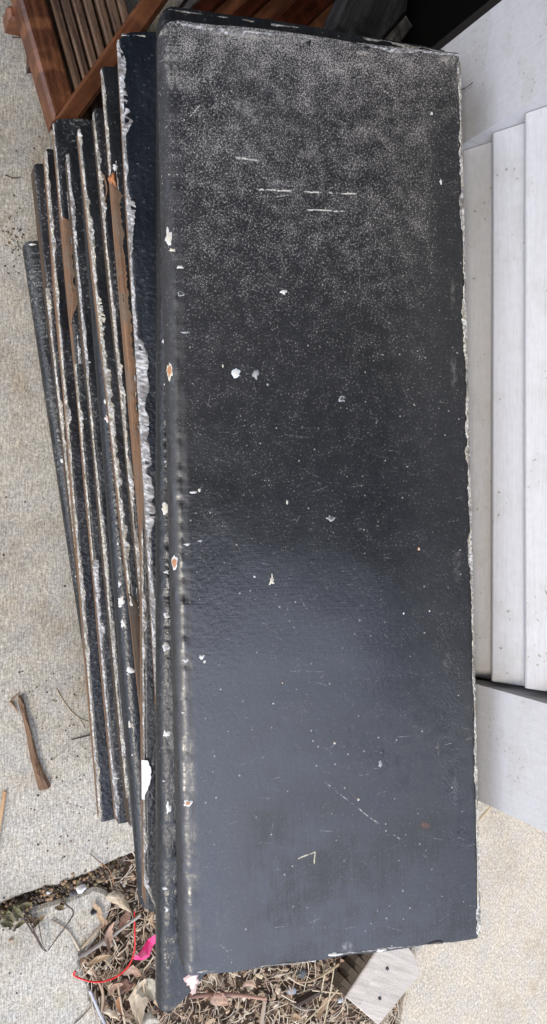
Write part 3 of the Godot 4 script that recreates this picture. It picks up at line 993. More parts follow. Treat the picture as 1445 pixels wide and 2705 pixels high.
func build_panel_and_porch() -> void:
	var X := 0.600
	var p := thing("louvred_panel", "white painted louvred wood panel in a wide board frame beside the dark treads", "louvred panel", Transform3D(Basis(), Vector3(X, 0, -0.11)))
	var o := Vector3(X, 0, -0.11)
	# stiles: z from -0.548 to -0.420 and 0.192 to 0.321
	obj("stile", box_mesh(Vector3(0.62, 0.42, -0.484) - o, Vector3(0.04, 0.80, 0.128), Vector3.UP, 0.0025, Vector2(0.1, 0.3), 3.0), M.white, p)
	obj("stile", box_mesh(Vector3(0.6185, 0.42, 0.2565) - o, Vector3(0.037, 0.80, 0.129), Vector3.UP, 0.0025, Vector2(0.6, 0.1), 3.0), M.white, p)
	obj("rail", box_mesh(Vector3(0.62, 0.065, -0.114) - o, Vector3(0.036, 0.09, 0.609), Vector3(0, 0, 1), 0.002, Vector2(0.2, 0.7), 3.0), M.white, p)
	obj("rail", box_mesh(Vector3(0.62, 0.765, -0.114) - o, Vector3(0.036, 0.11, 0.609), Vector3(0, 0, 1), 0.002, Vector2(0.3, 0.2), 3.0), M.white, p)
	# louvre slats, each with its lower edge out and its upper edge in behind the next
	for k in range(-6, 7):
		var y := 0.412 + 0.0468 * k
		if y > 0.69:
			continue
		var st := st_new()
		var z0 := -0.419
		var z1 := 0.1893 - 0.002 * (k % 3)
		var dz := 0.004 * nz(k * 70.0, 3.0)
		var d := Vector3(0.0245, 0.0585, 0).normalized()       # up the face
		var nrm := Vector3(-d.y, d.x, 0)                        # out of the face
		var lo := Vector3(0.6095, y, 0)
		var prof := []
		# outline of the slat section, rounded at its lower outer edge
		prof.append(lo + d * 0.063)
		prof.append(lo + d * 0.0035)
		prof.append(lo + d * 0.0012 - nrm * 0.0009)
		prof.append(lo - nrm * 0.0035)
		prof.append(lo - nrm * 0.0105)
		prof.append(lo + d * 0.063 - nrm * 0.0105)
		var n := prof.size()
		var segs := 12
		var cz := Vector3.ZERO
		for q in prof:
			cz += q
		cz /= n
		for i in n:
			var a: Vector3 = prof[i]
			var b: Vector3 = prof[(i + 1) % n]
			var out := ((a + b) * 0.5 - cz)
			var la := (a - lo).dot(d)
			var lb := (b - lo).dot(d)
			for s in segs:
				var za := lerpf(z0, z1, float(s) / segs)
				var zb := lerpf(z0, z1, float(s + 1) / segs)
				var wa := Vector3(0.0008 * nz(za * 90.0, k * 50.0), 0.0006 * nz(za * 90.0, k * 50.0, 9.0), za)
				var wb := Vector3(0.0008 * nz(zb * 90.0, k * 50.0), 0.0006 * nz(zb * 90.0, k * 50.0, 9.0), zb)
				var u0 := Vector2(la * 3.0 + k * 0.23, za * 1.5 + k * 0.41)
				var u1 := Vector2(lb * 3.0 + k * 0.23, za * 1.5 + k * 0.41)
				var u2 := Vector2(lb * 3.0 + k * 0.23, zb * 1.5 + k * 0.41)
				var u3 := Vector2(la * 3.0 + k * 0.23, zb * 1.5 + k * 0.41)
				var sg := 1 if (i >= 1 and i <= 2) else (i + 2)
				tri(st, a + wa - o, b + wa - o, b + wb - o, out, u0, u1, u2, sg)
				tri(st, a + wa - o, b + wb - o, a + wb - o, out, u0, u2, u3, sg)
			for e in [z0, z1]:
				tri(st, Vector3(cz.x, cz.y, e) - o, Vector3(a.x, a.y, e) - o, Vector3(b.x, b.y, e) - o, Vector3(0, 0, -1 if e == z0 else 1))
		st.generate_normals()
		st.generate_tangents()
		obj("slat", st.commit(), M.white, p)
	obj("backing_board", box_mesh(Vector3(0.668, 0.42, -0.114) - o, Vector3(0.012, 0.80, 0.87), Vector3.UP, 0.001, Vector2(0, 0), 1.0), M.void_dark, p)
	# brown raw edge of the frame against the dark opening
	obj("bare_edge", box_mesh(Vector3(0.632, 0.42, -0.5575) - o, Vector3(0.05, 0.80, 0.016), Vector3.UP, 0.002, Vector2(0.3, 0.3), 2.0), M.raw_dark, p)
	# porch: deck, rim, side skirt, dark inside
	var d2 := thing("porch_deck", "low porch deck above the louvred panel with a dark hollow beneath", "porch", Transform3D(Basis(), Vector3(1.5, 0, -0.9)))
	var e := Vector3(1.5, 0, -0.9)
	for k in 16:
		obj("deck_board", box_mesh(Vector3(0.575 + 0.0625 + k * 0.13, 0.84, -0.93) - e, Vector3(0.125, 0.028, 2.56), Vector3(0, 0, 1), 0.003, Vector2(k * 0.3, k * 0.2), 2.0), M.grey_wood, d2)
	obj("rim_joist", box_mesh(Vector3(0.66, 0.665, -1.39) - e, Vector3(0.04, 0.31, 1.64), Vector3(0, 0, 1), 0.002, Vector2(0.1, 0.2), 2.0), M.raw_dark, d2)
	obj("side_skirt", box_mesh(Vector3(1.66, 0.42, 0.301) - e, Vector3(2.0, 0.80, 0.03), Vector3.RIGHT, 0.002, Vector2(0.1, 0.2), 3.0), M.white, d2)
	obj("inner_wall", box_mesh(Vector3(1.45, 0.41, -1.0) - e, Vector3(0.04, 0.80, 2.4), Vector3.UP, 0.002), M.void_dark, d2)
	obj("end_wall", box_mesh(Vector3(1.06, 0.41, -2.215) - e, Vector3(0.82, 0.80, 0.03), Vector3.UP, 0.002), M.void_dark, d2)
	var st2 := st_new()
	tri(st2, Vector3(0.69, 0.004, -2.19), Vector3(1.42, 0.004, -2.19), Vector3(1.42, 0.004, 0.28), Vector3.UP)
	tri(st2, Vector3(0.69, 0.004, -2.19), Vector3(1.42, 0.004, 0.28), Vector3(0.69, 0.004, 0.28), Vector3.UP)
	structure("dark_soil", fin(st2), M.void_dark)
	# house wall and eave behind and above: they shade the far half
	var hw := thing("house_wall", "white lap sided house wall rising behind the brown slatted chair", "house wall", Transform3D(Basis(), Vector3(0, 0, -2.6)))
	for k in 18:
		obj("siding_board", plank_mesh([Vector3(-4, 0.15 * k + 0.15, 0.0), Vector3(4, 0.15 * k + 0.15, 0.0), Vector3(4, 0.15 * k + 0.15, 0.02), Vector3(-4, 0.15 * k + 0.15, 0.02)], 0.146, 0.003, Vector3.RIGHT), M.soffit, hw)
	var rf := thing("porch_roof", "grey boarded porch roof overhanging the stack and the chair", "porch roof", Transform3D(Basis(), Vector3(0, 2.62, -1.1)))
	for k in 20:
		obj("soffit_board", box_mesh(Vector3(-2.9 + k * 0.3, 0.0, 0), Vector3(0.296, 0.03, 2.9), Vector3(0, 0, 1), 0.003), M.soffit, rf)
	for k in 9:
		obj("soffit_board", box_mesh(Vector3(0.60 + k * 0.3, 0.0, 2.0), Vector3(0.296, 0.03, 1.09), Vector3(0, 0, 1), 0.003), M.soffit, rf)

func build_chair() -> void:
	var c := thing("slatted_chair", "folded brown slatted wooden chair lying behind the top end of the treads", "chair", Transform3D(Basis(), Vector3(0.35, 0, -0.8)))
	var o := Vector3(0.35, 0, -0.8)
	var sd := Vector3(0.29, 0, 0.957).normalized()
	# outer stile with its foot hidden under the cross leg
	obj("stile", plank_mesh([Vector3(0.101, 0.07, -0.918) - o, Vector3(0.133, 0.07, -0.929) - o, Vector3(0.249, 0.07, -0.552) - o, Vector3(0.2225, 0.07, -0.512) - o], 0.035, 0.004, sd, Vector2(0.15, 0.2), 2.2), M.teak, c)
	var left := [0.2195, 0.2335, 0.248, 0.263, 0.2795, 0.2945, 0.309]
	var right := [0.2305, 0.2445, 0.2595, 0.2745, 0.2915, 0.3065, 0.321]
	var zz := [-0.675, -0.680, -0.6855, -0.6905, -0.6965, -0.702, -0.708]
	for k in 7:
		var a := Vector3(left[k], 0.062, zz[k])
		var b := Vector3(right[k], 0.062, zz[k] - 0.004)
		var back := sd * -0.24
		var fwd := sd * 0.17
		obj("slat", plank_mesh([a + back - o, b + back - o, b + fwd - o, a + fwd - o], 0.018, 0.002, sd, Vector2(0.2 + 0.21 * k, 0.3 * k), 3.0), M.slat, c)
	for k in 2:      # rails that carry the slats
		var z := -0.86 + 0.22 * k
		obj("cross_rail", plank_mesh([Vector3(0.14 + 0.06 * k, 0.042, z) - o, Vector3(0.40 + 0.05 * k, 0.042, z - 0.08) - o, Vector3(0.40 + 0.05 * k, 0.042, z - 0.045) - o, Vector3(0.14 + 0.06 * k, 0.042, z + 0.035) - o], 0.042, 0.003, Vector3(1, 0, -0.3), Vector2(0.4, 0.1), 2.0), M.teak_dark, c)
	# the crossing leg and the seat boards that run with it
	var dd := Vector3(0.55, 0, -0.835).normalized()
	obj("leg", plank_mesh([Vector3(0.2165, 0.092, -0.503) - o, Vector3(0.250, 0.092, -0.512) - o, Vector3(0.250, 0.092, -0.512) + Vector3(0.121, 0, -0.197) * 2.2 - o, Vector3(0.2165, 0.092, -0.503) + Vector3(0.1155, 0, -0.194) * 2.2 - o], 0.028, 0.004, dd, Vector2(0.55, 0.4), 2.2), M.teak, c)
	obj("leg", plank_mesh([Vector3(0.262, 0.052, -0.520) - o, Vector3(0.292, 0.052, -0.560) - o, Vector3(0.292, 0.052, -0.560) + dd * 0.42 - o, Vector3(0.262, 0.052, -0.520) + dd * 0.45 - o], 0.045, 0.004, dd, Vector2(0.75, 0.1), 2.2), M.teak_dark, c)
	var bx := [0.408, 0.440, 0.474, 0.505, 0.545, 0.590]
	var bz := [-0.733, -0.738, -0.745, -0.751, -0.760, -0.769]
	var bw := [0.023, 0.026, 0.020, 0.026, 0.040, 0.034]
	var bd := Vector3(0.66, 0, -0.75).normalized()
	var bs := Vector3(0.75, 0, 0.66).normalized()
	for k in 6:
		var a := Vector3(bx[k] + 0.012, 0.070 - 0.006 * (k % 2), bz[k])
		var b: Vector3 = a + bs * bw[k]
		obj("seat_board", plank_mesh([a - bd * 0.07 - o, a + bd * 0.35 - o, b + bd * 0.35 - o, b - bd * 0.07 - o], 0.022, 0.003, bd, Vector2(0.1 + 0.17 * k, 0.23 * k), 2.4), M.teak if k % 2 == 1 else M.teak_dark, c)
	obj("seat_rail", plank_mesh([Vector3(0.46, 0.046, -0.82) - o, Vector3(0.66, 0.046, -0.90) - o, Vector3(0.68, 0.046, -0.87) - o, Vector3(0.48, 0.046, -0.79) - o], 0.046, 0.003, Vector3(1, 0, -0.4), Vector2(0.3, 0.6), 2.0), M.teak_dark, c)
	obj("armrest_end", plank_mesh([Vector3(0.169, 0.034, -0.668) - o, Vector3(0.20, 0.034, -0.690) - o, Vector3(0.212, 0.034, -0.655) - o, Vector3(0.172, 0.034, -0.652) - o], 0.034, 0.004, Vector3(1, 0, 0.2), Vector2(0.2, 0.9), 2.2), M.teak, c)
	# weathered post offcut in the mouth of the hollow
	var g := thing("weathered_post", "grey weathered post offcut with flaking paint in the dark hollow behind the treads", "post", Transform3D(Basis(), Vector3(0.70, 0, -0.79)))
	var go := Vector3(0.70, 0, -0.79)
	obj("face", plank_mesh([Vector3(0.628, 0.118, -0.735) - go, Vector3(0.70, 0.118, -0.90) - go, Vector3(0.785, 0.118, -0.90) - go, Vector3(0.775, 0.118, -0.812) - go, Vector3(0.725, 0.118, -0.752) - go], 0.118, 0.004, Vector3(0.4, 0, -0.9), Vector2(0.3, 0.2), 2.0), M.grey_dark if M.has("grey_dark") else M.grey_wood, g)
	obj("sawn_end", plank_mesh([Vector3(0.7255, 0.112, -0.7485) - go, Vector3(0.7765, 0.112, -0.8095) - go, Vector3(0.797, 0.104, -0.803) - go, Vector3(0.752, 0.104, -0.740) - go], 0.10, 0.002, Vector3(0.6, 0, -0.8), Vector2(0.6, 0.3), 3.0), M.grey_wood, g)

func left_edge(l: float, t0: float = 0.0) -> Array:
	return seg(Vector2(0.0, t0), Vector2(0.0, l))

func build_treads() -> void:
	var zero := func(_x): return 0.0
	# ---- top tread
	var A := tread("topmost black stair tread, wide face scuffed and dusty at its upper end", Vector3(0.2481, 0.3826, -0.4679), Vector3(0.2692, 0.3899, 0.4486), 19.0)
	var ae := [[0.0, 0.9125], [0.009, 0.9175], [0.083, 0.9195], [0.138, 0.9205], [0.148, 0.9165], [0.152, 0.9150], [0.165, 0.9178], [0.20, 0.9180], [0.243, 0.9192], [0.250, 0.9160], [0.270, 0.9165], [0.277, 0.9195], [0.309, 0.9190], [0.312, 0.9165]]
	var azs := func(x): return round_corner(x, 0.020) - 0.0045 + 0.018 * clampf(x, 0.0, 0.3)
	azs = func(x): return round_corner(x, 0.022) + pl(x, [[0.0, -0.006], [0.1, -0.0045], [0.22, 0.0], [0.31, 0.0006]])
	var aze := func(x): return pl(x, ae) - round_corner(x, 0.012)
	obj("board", board_mesh(0.310, 0.918, true, 0.0, azs, aze, 1.0, 0.0016, 1.0, 240, M.top, M.raw), null, A)
	obj("end_paint_crust", crust_mesh(seg(Vector2(0.309, 0.0015), Vector2(0.22, 0.001)) + seg(Vector2(0.218, 0.0008), Vector2(0.02, -0.0045)), 0.006, 0.0012, 0.30, 3.0, 1, true), M.vc, A)
	obj("edge_paint_crust", crust_mesh(seg(Vector2(0.3102, 0.915), Vector2(0.3095, 0.01)), 0.0036, 0.0010, 0.20, 5.0, 0, false, 0.0022), M.vc, A)
	obj("end_paint_crust", crust_mesh(seg(Vector2(0.015, 0.9155), Vector2(0.135, 0.9195)), 0.0022, 0.0008, 0.40, 7.0, 2, false), M.vc, A)
	obj("end_paint_crust", crust_mesh(seg(Vector2(0.15, 0.9155), Vector2(0.24, 0.918)), 0.0022, 0.0008, 0.40, 8.0, 2, false), M.vc, A)
	var W := Color(0.60, 0.59, 0.56)
	var CR := Color(0.56, 0.52, 0.42)
	var GR := Color(0.30, 0.31, 0.32)
	var BR := Color(0.40, 0.19, 0.09)
	var DK := Color(0.015, 0.015, 0.016)
	var a_sp := [[0.1186, 0.2533, 0.0035, 0.002, W, W], [0.0069, 0.2051, 0.0032, 0.010, CR, W], [0.0098, 0.216, 0.004, 0.002, CR, CR], [0.0164, 0.2321, 0.004, 0.002, W, W], [0.2777, 0.0656, 0.0016, 0.002, W, W], [0.1504, 0.0050, 0.002, 0.0042, DK, DK], [0.2100, 0.0047, 0.0042, 0.0024, DK, DK], [0.0045, 0.3316, 0.0034, 0.009, BR, CR], [0.0691, 0.3350, 0.0046, 0.005, W, Color(0.55, 0.6, 0.64)], [0.0885, 0.3356, 0.0040, 0.005, GR, Color(0.2, 0.2, 0.2)], [0.1749, 0.3592, 0.0036, 0.0034, Color(0.06, 0.06, 0.06), GR], [0.1606, 0.4782, 0.0042, 0.0030, Color(0.10, 0.10, 0.10), GR], [0.0994, 0.5391, 0.0034, 0.0042, CR, CR], [0.0998, 0.5340, 0.0012, 0.0036, CR, CR], [0.0822, 0.5335, 0.0012, 0.0014, W, GR], [0.1166, 0.4610, 0.0014, 0.0030, CR, GR], [0.0048, 0.5183, 0.0034, 0.0076, BR, W], [0.0249, 0.4498, 0.004, 0.0012, W, W], [0.0305, 0.4480, 0.0016, 0.002, CR, W], [0.0287, 0.6097, 0.0032, 0.0024, W, W], [0.0315, 0.6140, 0.0018, 0.0016, W, W], [0.0129, 0.6117, 0.0036, 0.0016, GR, W], [0.0115, 0.7500, 0.0044, 0.0034, BR, W], [0.0093, 0.6622, 0.0022, 0.0014, CR, GR], [0.2067, 0.7286, 0.0022, 0.0034, Color(0.26, 0.27, 0.28), GR], [0.1594, 0.7036, 0.0015, 0.0014, CR, CR], [0.1828, 0.7625, 0.0015, 0.0014, CR, CR], [0.1076, 0.6395, 0.0011, 0.0012, CR, BR], [0.0980, 0.6594, 0.0010, 0.0010, W, W], [0.2630, 0.9170, 0.010, 0.0024, Color(0.06, 0.05, 0.04), DK], [0.155, 0.9155, 0.006, 0.002, W, W], [0.205, 0.9172, 0.006, 0.0016, W, W], [0.0560, 0.3270, 0.0012, 0.002, CR, CR], [0.0880, 0.348, 0.0022, 0.005, DK, DK], [0.1000, 0.345, 0.002, 0.0025, GR, DK], [0.0170, 0.258, 0.0035, 0.0028, Color(0.05, 0.05, 0.05), GR], [0.0200, 0.295, 0.0045, 0.0012, GR, GR], [0.0170, 0.500, 0.004, 0.0016, W, GR], [0.030, 0.497, 0.004, 0.002, GR, DK], [0.253, 0.512, 0.0018, 0.0018, CR, BR], [0.2860, 0.135, 0.0012, 0.003, W, W], [0.263, 0.576, 0.0012, 0.0012, CR, CR], [0.235, 0.577, 0.0010, 0.0014, W, W]]
	for q in a_sp:
		obj("paint_chip", splat_mesh(q[0], q[1], q[2], q[3], q[0] * 100.0 + q[1] * 37.0, q[4], q[5], true), M.vc_paint, A)
	# ---- the one under it, long, rounded nose, broken lower corner
	var B := tread("long black tread just under the topmost one, rounded nose and broken lower corner", Vector3(0.2578, 0.3563, -0.5024), Vector3(0.2574, 0.3562, 0.4974), 17.9)
	var bzs := func(x): return round_corner(x, 0.020) + pl(x, [[0.0, -0.004], [0.11, -0.003], [0.23, 0.0005], [0.31, 0.004]])
	var bze := func(x): return pl(x, [[0.0, 0.997], [0.003, 1.0025], [0.014, 1.0035], [0.044, 0.976], [0.06, 0.955], [0.31, 0.95]])
	obj("board", board_mesh(0.309, 1.0, true, 0.0, bzs, bze, 2.0, 0.0012, 1.25, 240, worn_mat(M.worn_b, 0.2), M.raw), null, B)
	obj("end_paint_crust", crust_mesh(seg(Vector2(0.308, 0.005), Vector2(0.215, 0.001)), 0.013, 0.0022, 0.22, 11.0, 2, false), M.vc, B)
	obj("end_paint_crust", crust_mesh(seg(Vector2(0.21, 0.0005), Vector2(0.012, -0.001)), 0.0026, 0.0010, 0.50, 13.0, 2, true), M.vc, B)
	for q in [[0.0100, 0.7240, 0.0035, 0.0032, W, W], [0.0123, 0.7988, 0.0034, 0.0062, W, W], [0.0093, 0.8788, 0.0028, 0.002, W, GR], [0.0090, 0.4984, 0.0048, 0.0062, CR, W], [0.0080, 0.7715, 0.0013, 0.0013, W, W], [0.0103, 0.5628, 0.0034, 0.0024, W, GR], [0.036, 0.974, 0.010, 0.011, Color(0.72, 0.70, 0.70), Color(0.5, 0.36, 0.32)], [0.0096, 0.6380, 0.0034, 0.004, GR, W], [0.0090, 0.4520, 0.0014, 0.0014, W, W], [0.009, 0.375, 0.0018, 0.0018, W, W], [0.0075, 0.332, 0.0022, 0.003, W, GR], [0.0105, 0.606, 0.0028, 0.003, GR, W], [0.011, 0.90, 0.0026, 0.003, W, GR]]:
		obj("paint_chip", splat_mesh(q[0], q[1], q[2], q[3], q[0] * 170.0 + q[1] * 61.0, q[4], q[5], true), M.vc_paint, B)
	# ---- C: broad pale crust along its long edge
	var C := tread("black tread with a broad whitish crust of old paint down its long edge", Vector3(0.2300, 0.3187, -0.4873), Vector3(0.2804, 0.3339, 0.4119), 16.8)
	var czs := func(x): return round_corner(x, 0.006) + pl(x, [[0.0, 0.002], [0.012, -0.005], [0.3, -0.006]])
	var cze := func(x): return 0.88
	obj("board", board_mesh(0.295, 0.88, false, 0.0022, czs, cze, 3.0, 0.003, 0.0, 180, worn_mat(M.worn_b, 0.55, Color(0.9, 0.97, 1.06)), M.raw), null, C)
	obj("paint_crust", crust_mesh(seg(Vector2(0.0, 0.004), Vector2(0.0, 0.88)), 0.0105, 0.0020, 0.02, 17.0, 1, false), M.vc, C)
	obj("end_paint_crust", crust_mesh(seg(Vector2(0.028, -0.003), Vector2(0.004, -0.002)), 0.008, 0.0016, 0.1, 19.0, 0, false), M.vc, C)
	# ---- M: dull tread with a vertical flaking edge lower down
	var Mt := tread("dull black tread with a curled white paint flake on its lower edge", Vector3(0.2600, 0.2980, -0.5014), Vector3(0.2662, 0.2997, 0.4291), 15.7)
	obj("board", board_mesh(0.295, 0.93, false, 0.004, func(x): return 0.01, func(x): return 0.929 - round_corner(x, 0.010), 4.0, 0.002, 0.0, 180, worn_mat(M.worn_a, 0.1, Color(0.85, 0.85, 0.85)), M.raw), null, Mt)
	obj("paint_crust", crust_mesh(seg(Vector2(0.0, 0.52), Vector2(0.0, 0.90)) + seg(Vector2(0.001, 0.902), Vector2(0.010, 0.925)), 0.0032, 0.0013, 0.30, 23.0, 2, false), M.vc, Mt)
	var fl := st_new()
	for k in 16:
		var t0 := 0.766 + 0.0026 * k
		var w0: float = 0.0068 * sin(PI * clampf(0.15 + k / 17.0, 0, 1)) + 0.0012 * nz(k * 60.0, 5.0)
		var w1: float = 0.0068 * sin(PI * clampf(0.15 + (k + 1) / 17.0, 0, 1)) + 0.0012 * nz((k + 1) * 60.0, 5.0)
		tri(fl, Vector3(-0.003, 0.0015, t0), Vector3(w0, 0.004, t0), Vector3(w1, 0.004, t0 + 0.0026), Vector3.UP, Vector2.ZERO, Vector2.ZERO, Vector2.ZERO, 0, Color(0.68, 0.68, 0.68))
		tri(fl, Vector3(-0.003, 0.0015, t0), Vector3(w1, 0.004, t0 + 0.0026), Vector3(-0.003, 0.0015, t0 + 0.0026), Vector3.UP, Vector2.ZERO, Vector2.ZERO, Vector2.ZERO, 0, Color(0.68, 0.68, 0.68))
	obj("paint_flake", fin(fl), M.leaf, Mt)
	# ---- D: bare brown edge
	var D := tread("black tread with a bare orange brown wood edge split along its upper half", Vector3(0.2297, 0.2612, -0.4839), Vector3(0.3034, 0.2804, 0.4219), 14.6)
	obj("board", board_mesh(0.29, 0.86, false, 0.0005, func(x): return round_corner(x, 0.004) - 0.003, func(x): return 0.86, 5.0, 0.002, 0.0, 160, worn_mat(M.worn_b, 0.75), M.raw), null, D)
	obj("bare_wood_edge", bare_strip(0.115, 0.52, 0.0075, 31.0, 0.4), M.raw, D)
	obj("paint_crust", crust_mesh(seg(Vector2(0.0003, 0.0), Vector2(0.0003, 0.115)), 0.0042, 0.0014, 0.34, 27.0, 0, false), M.vc, D)
	obj("paint_crust", crust_mesh(seg(Vector2(0.0065, 0.10), Vector2(0.0062, 0.42)) + seg(Vector2(0.0061, 0.42), Vector2(0.002, 0.66)), 0.0026, 0.0016, 0.30, 29.0, 0, false, 0.0006), M.vc, D)
	for q in [[0.002, 0.1215, 0.0045, 0.008, Color(0.50, 0.20, 0.08), Color(0.3, 0.12, 0.05)], [0.006, 0.107, 0.003, 0.003, W, W]]:
		obj("paint_chip", splat_mesh(q[0], q[1], q[2], q[3], q[1] * 300.0, q[4], q[5], false, 0.003), M.vc, D)
	# ---- E
	var E := tread("black tread with a narrow cream crust, tucked left of the bare brown edge", Vector3(0.2290, 0.2322, -0.4529), Vector3(0.3107, 0.2519, 0.4145), 13.5)
	obj("board", board_mesh(0.285, 0.83, false, 0.003, func(x): return round_corner(x, 0.005) - 0.002, func(x): return 0.83, 6.0, 0.002, 0.0, 160, worn_mat(M.worn_a, 0.35, Color(0.9, 0.9, 0.92)), M.raw_grey), null, E)
	obj("paint_crust", crust_mesh(left_edge(0.80, 0.003), 0.0046, 0.0020, 0.12, 37.0, 0, false), M.vc, E)
	obj("wood_splinter", tube_mesh(smooth_path([Vector3(0.004, 0.004, 0.075), Vector3(0.006, 0.003, 0.09), Vector3(0.002, 0.002, 0.105)]), 0.0012, 0.0006, 5, 0.4), M.raw, E)
	# ---- F
	var F := tread("black tread with a lumpy cream crust and peeled grey brown lower edge", Vector3(0.2199, 0.2016, -0.4458), Vector3(0.3125, 0.2219, 0.4276), 12.4)
	obj("board", board_mesh(0.29, 0.83, false, 0.0028, func(x): return round_corner(x, 0.004) - 0.001, func(x): return 0.83, 7.0, 0.002, 0.0, 160, worn_mat(M.worn_b, 0.95), M.raw), null, F)
	obj("paint_crust", crust_mesh(left_edge(0.56, 0.004), 0.0060, 0.0026, 0.16, 41.0, 0, false), M.vc, F)
	obj("paint_crust", crust_mesh(seg(Vector2(0.008, 0.54), Vector2(0.004, 0.80)), 0.0022, 0.0012, 0.35, 43.0, 2, false), M.vc, F)
	obj("bare_wood_edge", bare_strip(0.545, 0.80, 0.0085, 45.0, 0.15), M.raw_grey, F)
	# ---- G: rounded nose, white drips
	var G := tread("glossy black tread with a rounded nose dotted with white paint drips", Vector3(0.2251, 0.1741, -0.4565), Vector3(0.2989, 0.1888, 0.4903), 11.3)
	obj("board", board_mesh(0.285, 0.95, true, 0.0, func(x): return round_corner(x, 0.004) - 0.002, func(x): return 0.950 - round_corner(x, 0.016), 8.0, 0.001, 0.35, 200, worn_mat(M.worn_b, 0.33, Color(0.95, 1.0, 1.05)), M.raw), null, G)
	for q in [[0.0067, 0.5725, 0.0030, 0.002, W, W], [0.0076, 0.5943, 0.0030, 0.0044, W, W], [0.0117, 0.6524, 0.0050, 0.0046, W, W], [0.0085, 0.657, 0.0016, 0.0016, W, W], [0.0056, 0.7187, 0.002, 0.0044, CR, W], [0.0069, 0.5462, 0.0022, 0.004, W, W], [0.0086, 0.5666, 0.0052, 0.0050, W, W], [0.0090, 0.4971, 0.0016, 0.002, W, W], [0.0080, 0.3453, 0.0024, 0.0042, Color(0.6, 0.4, 0.33), W], [0.0075, 0.325, 0.0018, 0.0028, W, W], [0.0070, 0.698, 0.0012, 0.0016, CR, CR], [0.006, 0.756, 0.0012, 0.0014, W, W], [0.0104, 0.515, 0.0012, 0.0012, W, W], [0.008, 0.535, 0.001, 0.001, W, W]]:
		obj("paint_chip", splat_mesh(q[0], q[1], q[2], q[3], q[0] * 270.0 + q[1] * 91.0, q[4], q[5], true), M.vc_paint, G)
	obj("end_paint_crust", crust_mesh(seg(Vector2(0.003, 0.932), Vector2(0.012, 0.944), 0.001) + seg(Vector2(0.0125, 0.9445), Vector2(0.034, 0.949), 0.0015), 0.0035, 0.0018, 0.1, 47.0, 0, true), M.vc, G)
	# ---- H
	var H := tread("black tread with a jagged white crust at its top end, brown edge below", Vector3(0.2210, 0.1449, -0.4377), Vector3(0.2965, 0.1585, 0.4032), 10.2)
	obj("board", board_mesh(0.285, 0.82, false, 0.0036, func(x): return round_corner(x, 0.004) - 0.002, func(x): return 0.838, 9.0, 0.003, 0.0, 160, worn_mat(M.worn_a, 0.6), M.raw_grey), null, H)
	obj("paint_crust", crust_mesh(left_edge(0.27), 0.0062, 0.0026, 0.08, 53.0, 1, false), M.vc, H)
	obj("paint_crust", crust_mesh(left_edge(0.80, 0.27), 0.0036, 0.0017, 0.22, 59.0, 0, false), M.vc, H)
	# ---- I
	var I := tread("black tread with its edge split to raw brown wood near the top", Vector3(0.2114, 0.1150, -0.4864), Vector3(0.2892, 0.1274, 0.4016), 9.1)
	obj("board", board_mesh(0.285, 0.89, false, 0.0020, func(x): return round_corner(x, 0.004) + pl(x, [[0.0, 0.0], [0.006, -0.006], [0.03, -0.008], [0.3, -0.008]]), func(x): return 0.893, 10.0, 0.0025, 0.0, 160, worn_mat(M.worn_a, 0.85), M.raw), null, I)
	obj("bare_wood_edge", bare_strip(0.115, 0.25, 0.009, 61.0, 0.8), M.raw, I)
	obj("paint_crust", crust_mesh(left_edge(0.12), 0.0022, 0.0012, 0.32, 67.0, 2, false), M.vc, I)
	obj("paint_crust", crust_mesh(seg(Vector2(0.008, 0.085), Vector2(0.009, 0.20)) + seg(Vector2(0.008, 0.202), Vector2(0.003, 0.30)), 0.0042, 0.0026, 0.28, 71.0, 1, false), M.vc, I)
	obj("paint_crust", crust_mesh(left_edge(0.55, 0.30), 0.0030, 0.0015, 0.25, 73.0, 0, false), M.vc, I)
	obj("paint_crust", crust_mesh(seg(Vector2(0.0002, 0.55), Vector2(0.0002, 0.885)), 0.0054, 0.0018, 0.20, 79.0, 1, false), M.vc, I)
	# ---- J
	var J := tread("black tread with a thin unbroken white crust beside the concrete", Vector3(0.2073, 0.0861, -0.4632), Vector3(0.2769, 0.0959, 0.4097), 8.0)
	obj("board", board_mesh(0.285, 0.875, false, 0.0030, func(x): return round_corner(x, 0.004) - 0.003, func(x): return 0.8755, 11.0, 0.0015, 0.0, 160, worn_mat(M.worn_a, 0.45, Color(0.92, 0.92, 0.95)), M.raw), null, J)
	obj("paint_crust", crust_mesh(left_edge(0.872), 0.0046, 0.0016, 0.02, 83.0, 0, false), M.vc, J)
	# ---- K
	var K := tread("dark grey tread second from the ground, cream crust along its upper edge", Vector3(0.1976, 0.0568, -0.4550), Vector3(0.2901, 0.0680, 0.3949), 6.9)
	obj("board", board_mesh(0.285, 0.82, false, 0.0028, func(x): return round_corner(x, 0.006) - 0.002, func(x): return 0.82, 12.0, 0.002, 0.0, 160, worn_mat(M.worn_a, 0.15, Color(1.25, 1.22, 1.2)), M.raw_grey), null, K)
	obj("paint_crust", crust_mesh(left_edge(0.80, 0.16), 0.0046, 0.0018, 0.06, 89.0, 0, false), M.vc, K)
	# ---- L
	var L := tread("lowest dark grey tread lying on the concrete, blunt dusty top end", Vector3(0.1900, 0.0279, -0.3606), Vector3(0.2971, 0.0387, 0.3745), 5.8)
	obj("board", board_mesh(0.285, 0.735, true, 0.0, func(x): return round_corner(x, 0.007) - 0.003, func(x): return 0.735, 13.0, 0.002, 0.3, 160, worn_mat(M.worn_a, 0.7, Color(1.15, 1.15, 1.13)), M.raw), null, L)
